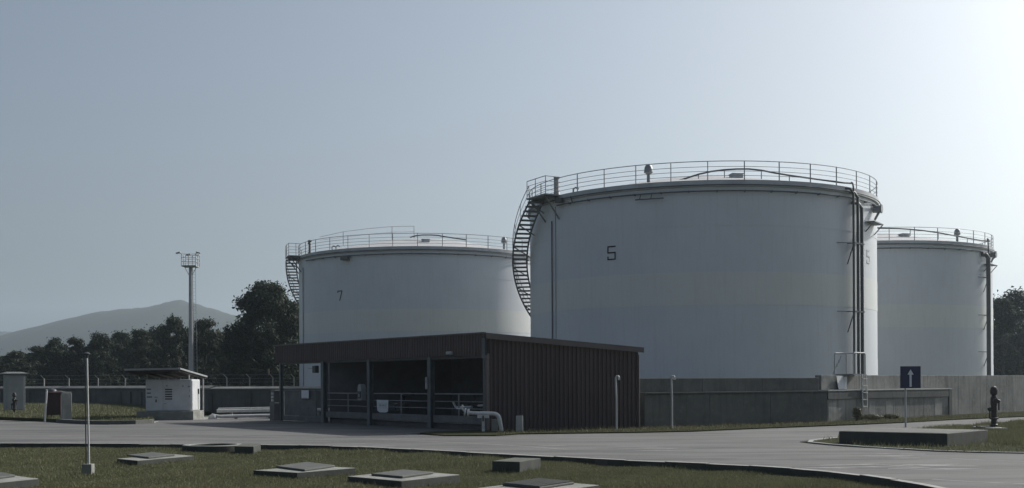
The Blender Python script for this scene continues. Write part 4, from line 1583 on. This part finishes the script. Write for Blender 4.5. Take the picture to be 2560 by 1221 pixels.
lowwall = [o for o in bpy.data.objects if o.get('category') == 'wall' and 'ledge behind' in o.get('label', '')][0]
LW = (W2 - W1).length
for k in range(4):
    MB().box(((k + .5) * (LW - .3) / 4, -.025, 1.115), ((LW - .3) / 4 - .008, .05, .31)).build('ledge_shade_beam', M['conc_moss_shade'], lowwall, bevel=.008)  # dark concrete stands in for the shadow cast under the ledge
MB().box((LW - .14, -.028, .62), (.30, .056, 1.36)).build('end_pilaster', M['conc_moss_shade'], lowwall, bevel=.01)  # darkened to match the painted shadow band
for x, z, w_, h_ in ((.40, .42, .6, .8), (3.6, .5, .5, .7), (5.0, .45, .42, .75), (9.6, .5, .7, .8)):
    MB().box((x, -.001, z), (w_, .012, h_)).build('render_patch', M['patch'], lowwall)

# stile ladder over the wall
lw = W1 + dirr * 2.5
ang = atan2(dirr.y, dirr.x)
st = thing('stile_ladder', 'steel step-over ladder with hand rails crossing the bund wall', 'ladder', (lw.x, lw.y, 0), ang)
x0, x1 = .12, .48
mb = MB()
for x in (x0, x1):
    mb.bar((x, -.12, .55), (x, -.08, 2.0), .04, .05)
mb.build('stringers', M['steel'], st)
for k in range(5):
    MB().box(((x0 + x1) / 2, -.10, .62 + k * .30), (x1 - x0, .10, .035)).build('rung', M['white_pipe'], st)
mb = MB()
for y, xa, xb in ((-.05, -.50, .45), (.85, -.50, .45)):
    mb.tube([(xa, y, 1.98), (xa, y, 2.85), (xa + .06, y, 2.92), (xb - .06, y, 2.92), (xb, y, 2.85), (xb, y, 1.98)], .032, 8)
mb.tube([(-.50, -.05, 2.9), (-.50, .85, 2.9)], .028, 8)
mb.build('hand_rail', M['steel'], st)
mb = MB()
mb.box((-.02, .4, 2.0), (.94, .95, .05))
mb.build('step_platform', M['tread'], st)
mb = MB()
for k in range(4):
    mb.bar((-.48 + .16 * k, .95, 2.0 + .17 * k), (-.30 + .16 * k, .95, 2.3 + .17 * k), .03)
mb.build('stair_brace', M['galv'], st)
# white sheet leaning on the ledge
lp = W1 + dirr * 1.75 + nr * .30
t = thing('white_sheet', 'white metal sheet leaning on the wall ledge beside the ladder', 'sheet', (lp.x, lp.y, 1.37), ang)
mb = MB()
mb.add([(-.38, .0, 0), (.16, .0, 0), (.16, .10, .56), (-.38, .10, .56), (-.38, -.02, .002), (.16, -.02, .002), (.16, .08, .56), (-.38, .08, .56)], [(4, 5, 6, 7), (3, 2, 1, 0), (0, 1, 5, 4), (2, 3, 7, 6), (1, 2, 6, 5), (3, 0, 4, 7)])
mb.build('sheet_front', M['cab'], t)
MB().box((.28, .06, .27), (.2, .03, .52)).build('sheet_side', M['signpaper'], t)

# ------------------------------------------------------------------ vegetation
def quads_mesh(name, V, mat_, tri=False):
    """V: (n,k,3) array of k-gons"""
    n, k, _ = V.shape
    me = bpy.data.meshes.new(name)
    me.vertices.add(n * k)
    me.vertices.foreach_set('co', V.reshape(-1).astype(np.float32))
    me.loops.add(n * k)
    me.loops.foreach_set('vertex_index', np.arange(n * k, dtype=np.int32))
    me.polygons.add(n)
    me.polygons.foreach_set('loop_start', np.arange(0, n * k, k, dtype=np.int32))
    try:
        me.polygons.foreach_set('loop_total', np.full(n, k, dtype=np.int32))
    except Exception:
        pass
    me.update(calc_edges=True)
    me.materials.append(mat_)
    return me


def crown_mesh(seed, h, rx, base, nclump, per, size, mat_, droop=.3):
    rng = np.random.default_rng(seed)
    C, Rr = [], []
    for i in range(nclump):
        a = rng.uniform(0, 2 * pi)
        t = rng.uniform(0, 1) ** .8
        z = base + (h - base) * t
        prof = sin(pi * min(1, .12 + .88 * t) ** .75) ** .55 if t < .97 else .25
        prof = max(.2, prof)
        rad = rx * prof * sqrt(rng.uniform(.15, 1.0)) * rng.uniform(.75, 1.05)
        C.append((rad * cos(a), rad * sin(a), z))
        Rr.append(rng.uniform(.07, .23) * rx + .18)
    C, Rr = np.array(C), np.array(Rr)
    idx = np.repeat(np.arange(nclump), per)
    n = len(idx)
    d = rng.normal(size=(n, 3))
    d /= np.linalg.norm(d, axis=1)[:, None]
    d[:, 2] = d[:, 2] * .62 + .10
    rr = Rr[idx] * rng.uniform(.55, 1.12, n)
    far_ = rng.uniform(0, 1, n) < .12
    rr[far_] *= rng.uniform(1.1, 1.7, far_.sum())
    c = C[idx] + d * rr[:, None]
    nrm = d + rng.normal(size=(n, 3)) * .6 + np.array([0, 0, .4])
    nrm /= np.linalg.norm(nrm, axis=1)[:, None]
    t1 = np.cross(nrm, rng.normal(size=(n, 3)))
    t1 /= np.linalg.norm(t1, axis=1)[:, None]
    t2 = np.cross(nrm, t1)
    L = size * rng.uniform(.6, 1.4, n)[:, None]
    Wd = L * rng.uniform(.35, .6, n)[:, None]
    V = np.stack([c - t1 * L, c - t2 * Wd + nrm * L * .15, c + t1 * L - np.array([0, 0, 1]) * L * droop, c + t2 * Wd + nrm * L * .15], axis=1)
    return quads_mesh('crown', V, mat_), C


def trunk_mesh(seed, h, r, C, base, rx):
    rg = random.Random(seed)
    mb = MB()
    lean = rg.uniform(-.3, .3)
    top = Vector((lean, rg.uniform(-.2, .2), h * .82))
    pts = [Vector((0, 0, -.4)), Vector((lean * .1, 0, h * .2)), Vector((lean * .5, .1, h * .5)), top]
    mb.tube(pts, r, 8, r2=r * .2)
    for k in range(9):
        c = C[rg.randrange(len(C))]
        f = rg.uniform(.2, .6)
        s = Vector((0, 0, h * f))
        e = Vector(c)
        m_ = s.lerp(e, .5) + Vector((0, 0, .25))
        mb.tube([s, m_, e], r * .42, 6, r2=r * .1)
    me = bpy.data.meshes.new('trunk')
    me.from_pydata(mb.v, [], mb.f)
    me.materials.append(M['bark'])
    return me


VAR = []
for k, (h, rx, nc, per, size, m_) in enumerate([(10.0, 3.6, 70, 190, .17, 'leaf'), (10.0, 2.9, 60, 190, .17, 'leaf2'), (10.0, 4.4, 85, 180, .17, 'leaf'), (10.0, 3.3, 64, 190, .16, 'leaf2')]):
    cm, C = crown_mesh(20 + k, h, rx, .9, nc, per, size, M[m_])
    VAR.append((cm, trunk_mesh(20 + k, h, .22, C, .9, rx)))
bigc, C = crown_mesh(77, 12.0, 4.9, .8, 150, 210, .17, M['leaf'])
BIG = (bigc, trunk_mesh(77, 12.0, .32, C, .8, 4.9))


def tree(px, topy, Y, var, label, rot, widen=1.0, group='dark trees behind the left wall', name='broadleaf_tree'):
    cm, tm = (BIG if var == 'big' else VAR[var])
    h0 = 12.0 if var == 'big' else 10.0
    p = D(px, topy, Y)
    k = (p.z + .3) / (h0 * 1.04)
    t = thing(name, label, 'tree', (p.x, Y, -.3), rot, group)
    t.scale = (k * widen, k * widen, k)
    for nm, me in (('trunk', tm), ('crown', cm)):
        o = bpy.data.objects.new(nm, me)
        COL.objects.link(o)
        o.parent = t
    return t


TL = [
    (-25, 868, 175, 0, 'rounded dark tree at the extreme left edge of the treeline', .3, 1.25),
    (40, 880, 165, 1, 'low dark tree rising straight above the tall grey cabinet', 1.1, 1.7),
    (95, 868, 172, 3, 'low dark tree just right of the tall grey cabinet', 2.3, 1.5),
    (140, 847, 158, 2, 'bushy tree rising above the red box', 4.0, .85),
    (188, 846, 160, 1, 'narrow tree just left of the leaning lamp post', 5.0, 1.1),
    (250, 834, 160, 2, 'broad tree just right of the leaning lamp post', 1.9, .8),
    (300, 829, 170, 0, 'tree standing above the left half of the generator canopy', 3.1, 1.0),
    (352, 826, 158, 3, 'tree above the middle of the generator canopy', .9, 1.1),
    (397, 816, 170, 2, 'tree left of the light tower with a flat crown', 5.4, .8),
    (437, 790, 155, 0, 'tall tree touching the light tower on its left side', 2.2, .85),
    (512, 800, 150, 3, 'tall tree just right of the light tower mast', 4.6, 1.0),
    (556, 832, 165, 2, 'lower tree between light tower and the biggest tree', 3.6, .9),
    (590, 838, 140, 1, 'small dark tree at the left foot of the biggest tree', 1.5, 1.2),
    (668, 708, 138, 'big', 'biggest dark tree standing against the number 7 tank', 2.0, 1.02),
    (748, 765, 150, 2, 'dark tree half hidden behind the number 7 tank', 2.9, 1.0),
]
for a in TL:
    tree(*a)
for a in [(2508, 742, 150, 0, 'dark leafy tree right beside the far right tank', 1.0, .9), (2552, 728, 158, 2, 'dark leafy tree cut by the right edge of the picture', 2.4, .95)]:
    tree(*a, group='dark trees behind the right wall')

# far wood that closes the gaps
rng = np.random.default_rng(9)
cs = []
for px in np.arange(-120, 800, 9):
    ty = np.interp(px, [-120, 60, 200, 300, 440, 560, 700, 800], [890, 893, 872, 852, 842, 850, 830, 830]) + rng.uniform(-6, 16)
    p = D(px, ty, 195 + rng.uniform(-12, 12))
    cs.append((p.x, p.y, p.z))
for px in np.arange(2440, 2680, 9):
    p = D(px, 835 + rng.uniform(-15, 15), 180 + rng.uniform(-10, 10))
    cs.append((p.x, p.y, p.z))
Vs = []
for (x, y, z) in cs:
    n = 900
    d = rng.normal(size=(n, 3))
    d /= np.linalg.norm(d, axis=1)[:, None]
    f = rng.uniform(0, 1, n)
    c = np.stack([x + d[:, 0] * 2.4 * (.45 + .55 * (1 - f ** 3)), y + d[:, 1] * 2.4, (z - .2) * f + d[:, 2] * .6], axis=1)
    nr_ = d + rng.normal(size=(n, 3)) * .7
    nr_ /= np.linalg.norm(nr_, axis=1)[:, None]
    t1 = np.cross(nr_, rng.normal(size=(n, 3)))
    t1 /= np.linalg.norm(t1, axis=1)[:, None]
    t2 = np.cross(nr_, t1)
    L = .36
    Vs.append(np.stack([c - t1 * L, c - t2 * L * .6, c + t1 * L, c + t2 * L * .6], axis=1))
me = quads_mesh('far_wood', np.concatenate(Vs), M['leaf'])
o = bpy.data.objects.new('far_wood', me)
COL.objects.link(o)
tag(o, 'dark wood closing the gaps behind the trees', 'wood', kind='stuff')


def in_poly(x, y, poly):
    ins = np.zeros(len(x), bool)
    n = len(poly)
    j = n - 1
    for i in range(n):
        xi, yi = poly[i][0], poly[i][1]
        xj, yj = poly[j][0], poly[j][1]
        c = ((yi > y) != (yj > y)) & (x < (xj - xi) * (y - yi) / ((yj - yi) + 1e-12) + xi)
        ins ^= c
        j = i
    return ins


def blades(name, label, x, y, zf, hmin, hmax, mat_, seed, wid=.009, lean=.5):
    rng = np.random.default_rng(seed)
    n = len(x)
    z = zf(x, y)
    patch = .5 + .5 * np.sin(x * 1.3 + np.sin(y * .9) * 2) * np.sin(y * 1.1 + np.sin(x * .7) * 2)
    h = (hmin + (hmax - hmin) * rng.uniform(0, 1, n) ** 2.2) * (.55 + .75 * patch)
    a = rng.uniform(0, 2 * pi, n)
    b = rng.uniform(0, 2 * pi, n)
    l = h * rng.uniform(.1, lean, n)
    w = wid * rng.uniform(.7, 1.5, n)
    p0 = np.stack([x - np.cos(a) * w, y - np.sin(a) * w, z - .01], 1)
    p1 = np.stack([x + np.cos(a) * w, y + np.sin(a) * w, z - .01], 1)
    p2 = np.stack([x + np.cos(b) * l, y + np.sin(b) * l, z + h], 1)
    me = quads_mesh(name, np.stack([p0, p1, p2], 1), mat_)
    o = bpy.data.objects.new(name, me)
    COL.objects.link(o)
    return tag(o, label, 'grass', kind='stuff')


rng = np.random.default_rng(41)
# lawn: denser near the camera
N_ = 900000
yy = 17.5 + (35 - 17.5) * rng.uniform(0, 1, N_) ** 1.25
xx = rng.uniform(-.47, .47, N_) * yy
ye = np.interp(xx, [p.x for p in near], [p.y for p in near])
keep = (yy < ye - .04) & (xx < near[-1].x)
dens = .55 + .45 * np.sin(xx * .8 + np.sin(yy * .6) * 2.5) * np.sin(yy * .9 + 1.3)
keep &= rng.uniform(0, 1, N_) < .75 + .25 * dens
for pl_ in SLABS:
    keep &= ~in_poly(xx, yy, pl_)
xx, yy = xx[keep], yy[keep]
zl_ = lambda x, y: LZ + .02 * np.sin(x * .9 + y * .55) + .014 * np.sin(x * 2.3 - y * 1.7)
blades('lawn_grass', 'short olive grass covering the near lawn', xx, yy, zl_, .012, .068, M['grass'], 1, .008)
pick = rng.uniform(0, 1, len(xx)) < .10 + .22 * (np.sin(xx * .55 + 1.0) * np.sin(yy * .8 + xx * .3) > .25)
blades('dry_grass', 'drier pale grass blades mixed through the near lawn', xx[pick] + .01, yy[pick], zl_, .018, .065, M['drygrass'], 7, .008)
# taller tufts round slabs and along kerb
X_, Y_ = [], []
for pl_ in SLABS:
    p = np.array(pl_)
    for i in range(len(p)):
        a, b = p[i], p[(i + 1) % len(p)]
        n = int(np.hypot(*(b - a)) * 45)
        f = rng.uniform(0, 1, n)[:, None]
        out = (a + b) / 2 - p.mean(0)
        out = out / np.hypot(*out)
        q = a + (b - a) * f + out * np.abs(rng.normal(.03, .07, n))[:, None]
        X_.append(q[:, 0])
        Y_.append(q[:, 1])
for (px, py, n, s) in [(655, 1117, 260, .22), (1400, 1150, 1500, .5), (1380, 1147, 900, .4), (1100, 1140, 700, .5), (900, 1135, 700, .7), (1700, 1175, 700, .7), (1200, 1150, 500, .4)]:
    g = G(px, py, LZ)
    X_.append(g.x + rng.normal(0, s, n))
    Y_.append(g.y + rng.normal(0, s * .5, n))
xx, yy = np.concatenate(X_), np.concatenate(Y_)
ye = np.interp(xx, [p.x for p in near], [p.y for p in near])
k_ = (yy < ye - .05) & (yy < 33)
for pl_ in SLABS:
    k_ &= ~in_poly(xx, yy, pl_)
blades('grass_tufts', 'taller grass tufts round the slabs and the kerb', xx[k_], yy[k_], zl_, .03, .13, M['grass'], 2, .008, .7)
# verge grasses on the far side
N_ = 160000
xx, yy = rng.uniform(-2, 45, N_), rng.uniform(38, 75, N_)
poly = [(p.x, p.y) for p in bank_r] + [(60, 78), (30, 68), (14, 54), (B.x, B.y + .2), (A.x + .4, A.y - .02)]
k_ = in_poly(xx, yy, poly)
wallside = [(W0.x, W0.y), (W1.x, W1.y), (W3.x, W3.y), (W3.x - 30, W3.y + 30), (W0.x - 5, W0.y + 30)]
k_ &= ~in_poly(xx, yy, wallside)
shedp = [(S(0, 0, 0).x, S(0, 0, 0).y), (B.x, B.y), (Cc.x, Cc.y), (Lf.x, Lf.y)]
k_ &= ~in_poly(xx, yy, shedp)
blades('verge_grass', 'dry grass strip along the walls on the far side of the road', xx[k_], yy[k_], lambda x, y: .03 + 0 * x, .03, .16, M['drygrass'], 3, .014)
xx, yy = rng.uniform(-50, -14, N_), rng.uniform(54, 95, N_)
poly = [(p.x, p.y) for p in bank_l + bank_l2]
k_ = in_poly(xx, yy, poly)
blades('bank_grass', 'grass on the raised bank at the left beyond the road', xx[k_], yy[k_], lambda x, y: .13 + .16 * np.clip((y - 70) / 20, 0, 1), .03, .16, M['grass'], 4, .018)
N_ = 260000
xx, yy = rng.uniform(9, 24, N_), rng.uniform(28, 50, N_)
k_ = in_poly(xx, yy, [(p.x, p.y) for p in isl])
k_ &= (xx > 13.3 + (yy - 33) * .05 + rng.normal(0, .25, N_)) | (rng.uniform(0, 1, N_) < .06)
for pl_ in SLABS:
    k_ &= ~in_poly(xx, yy, pl_)
blades('island_grass', 'long grass on the island at the right edge', xx[k_], yy[k_], lambda x, y: .016 + 0 * x, .07, .20, M['grass'], 5, .012, .8)


def bush(label, loc, r, h, seed, m_='drygrass'):
    rng = np.random.default_rng(seed)
    n = 500
    d = rng.normal(size=(n, 3))
    d /= np.linalg.norm(d, axis=1)[:, None]
    rr = rng.uniform(.3, 1.05, n)[:, None]
    c = d * rr * np.array([r, r * .6, h / 2]) + np.array([0, 0, h / 2])
    t1 = np.cross(d, rng.normal(size=(n, 3)))
    t1 /= np.linalg.norm(t1, axis=1)[:, None]
    t2 = np.cross(d, t1)
    L = .07
    V = np.stack([c - t1 * L, c - t2 * L * .4, c + t1 * L, c + t2 * L * .4], 1)
    t = thing('weed_bush', label, 'bush', loc, 0, 'weeds at the wall foot')
    o = bpy.data.objects.new('foliage', quads_mesh('foliage', V, M[m_]))
    COL.objects.link(o)
    o.parent = t
    mb = MB()
    for k in range(7):
        a = 2 * pi * k / 7
        mb.tube([(0, 0, -.05), (cos(a) * r * .4, sin(a) * r * .3, h * .5), (cos(a) * r * .7, sin(a) * r * .4, h * .9)], .012, 5)
    mb.build('stem', M['bark'], t)


for f, r, h, s, lab in ((1.75, .22, .6, 5, 'tall dark weed at the foot of the ladder'), (3.0, .5, .24, 6, 'low bushy weed at the wall just right of the ladder'), (4.6, .4, .22, 7, 'low weed at the wall left of the sign post')):
    p = W1 + dirr * f - nr * .35
    bush(lab, (p.x, p.y, .04), r, h, s)

# ------------------------------------------------------------------ haze
hz = MB().box((0, 1900, 150), (8400, 5200, 303)).build('haze', None)
hz['kind'] = 'stuff'
hm = bpy.data.materials.new('haze air')
hm.use_nodes = True
N, L = hm.node_tree.nodes, hm.node_tree.links
N.clear()
pv = N.new('ShaderNodeVolumePrincipled')
pv.inputs['Color'].default_value = (.72, .87, 1.0, 1)
pv.inputs['Density'].default_value = .00021
pv.inputs['Anisotropy'].default_value = .4
ou = N.new('ShaderNodeOutputMaterial')
L.new(pv.outputs['Volume'], ou.inputs['Volume'])
hz.data.materials.append(hm)
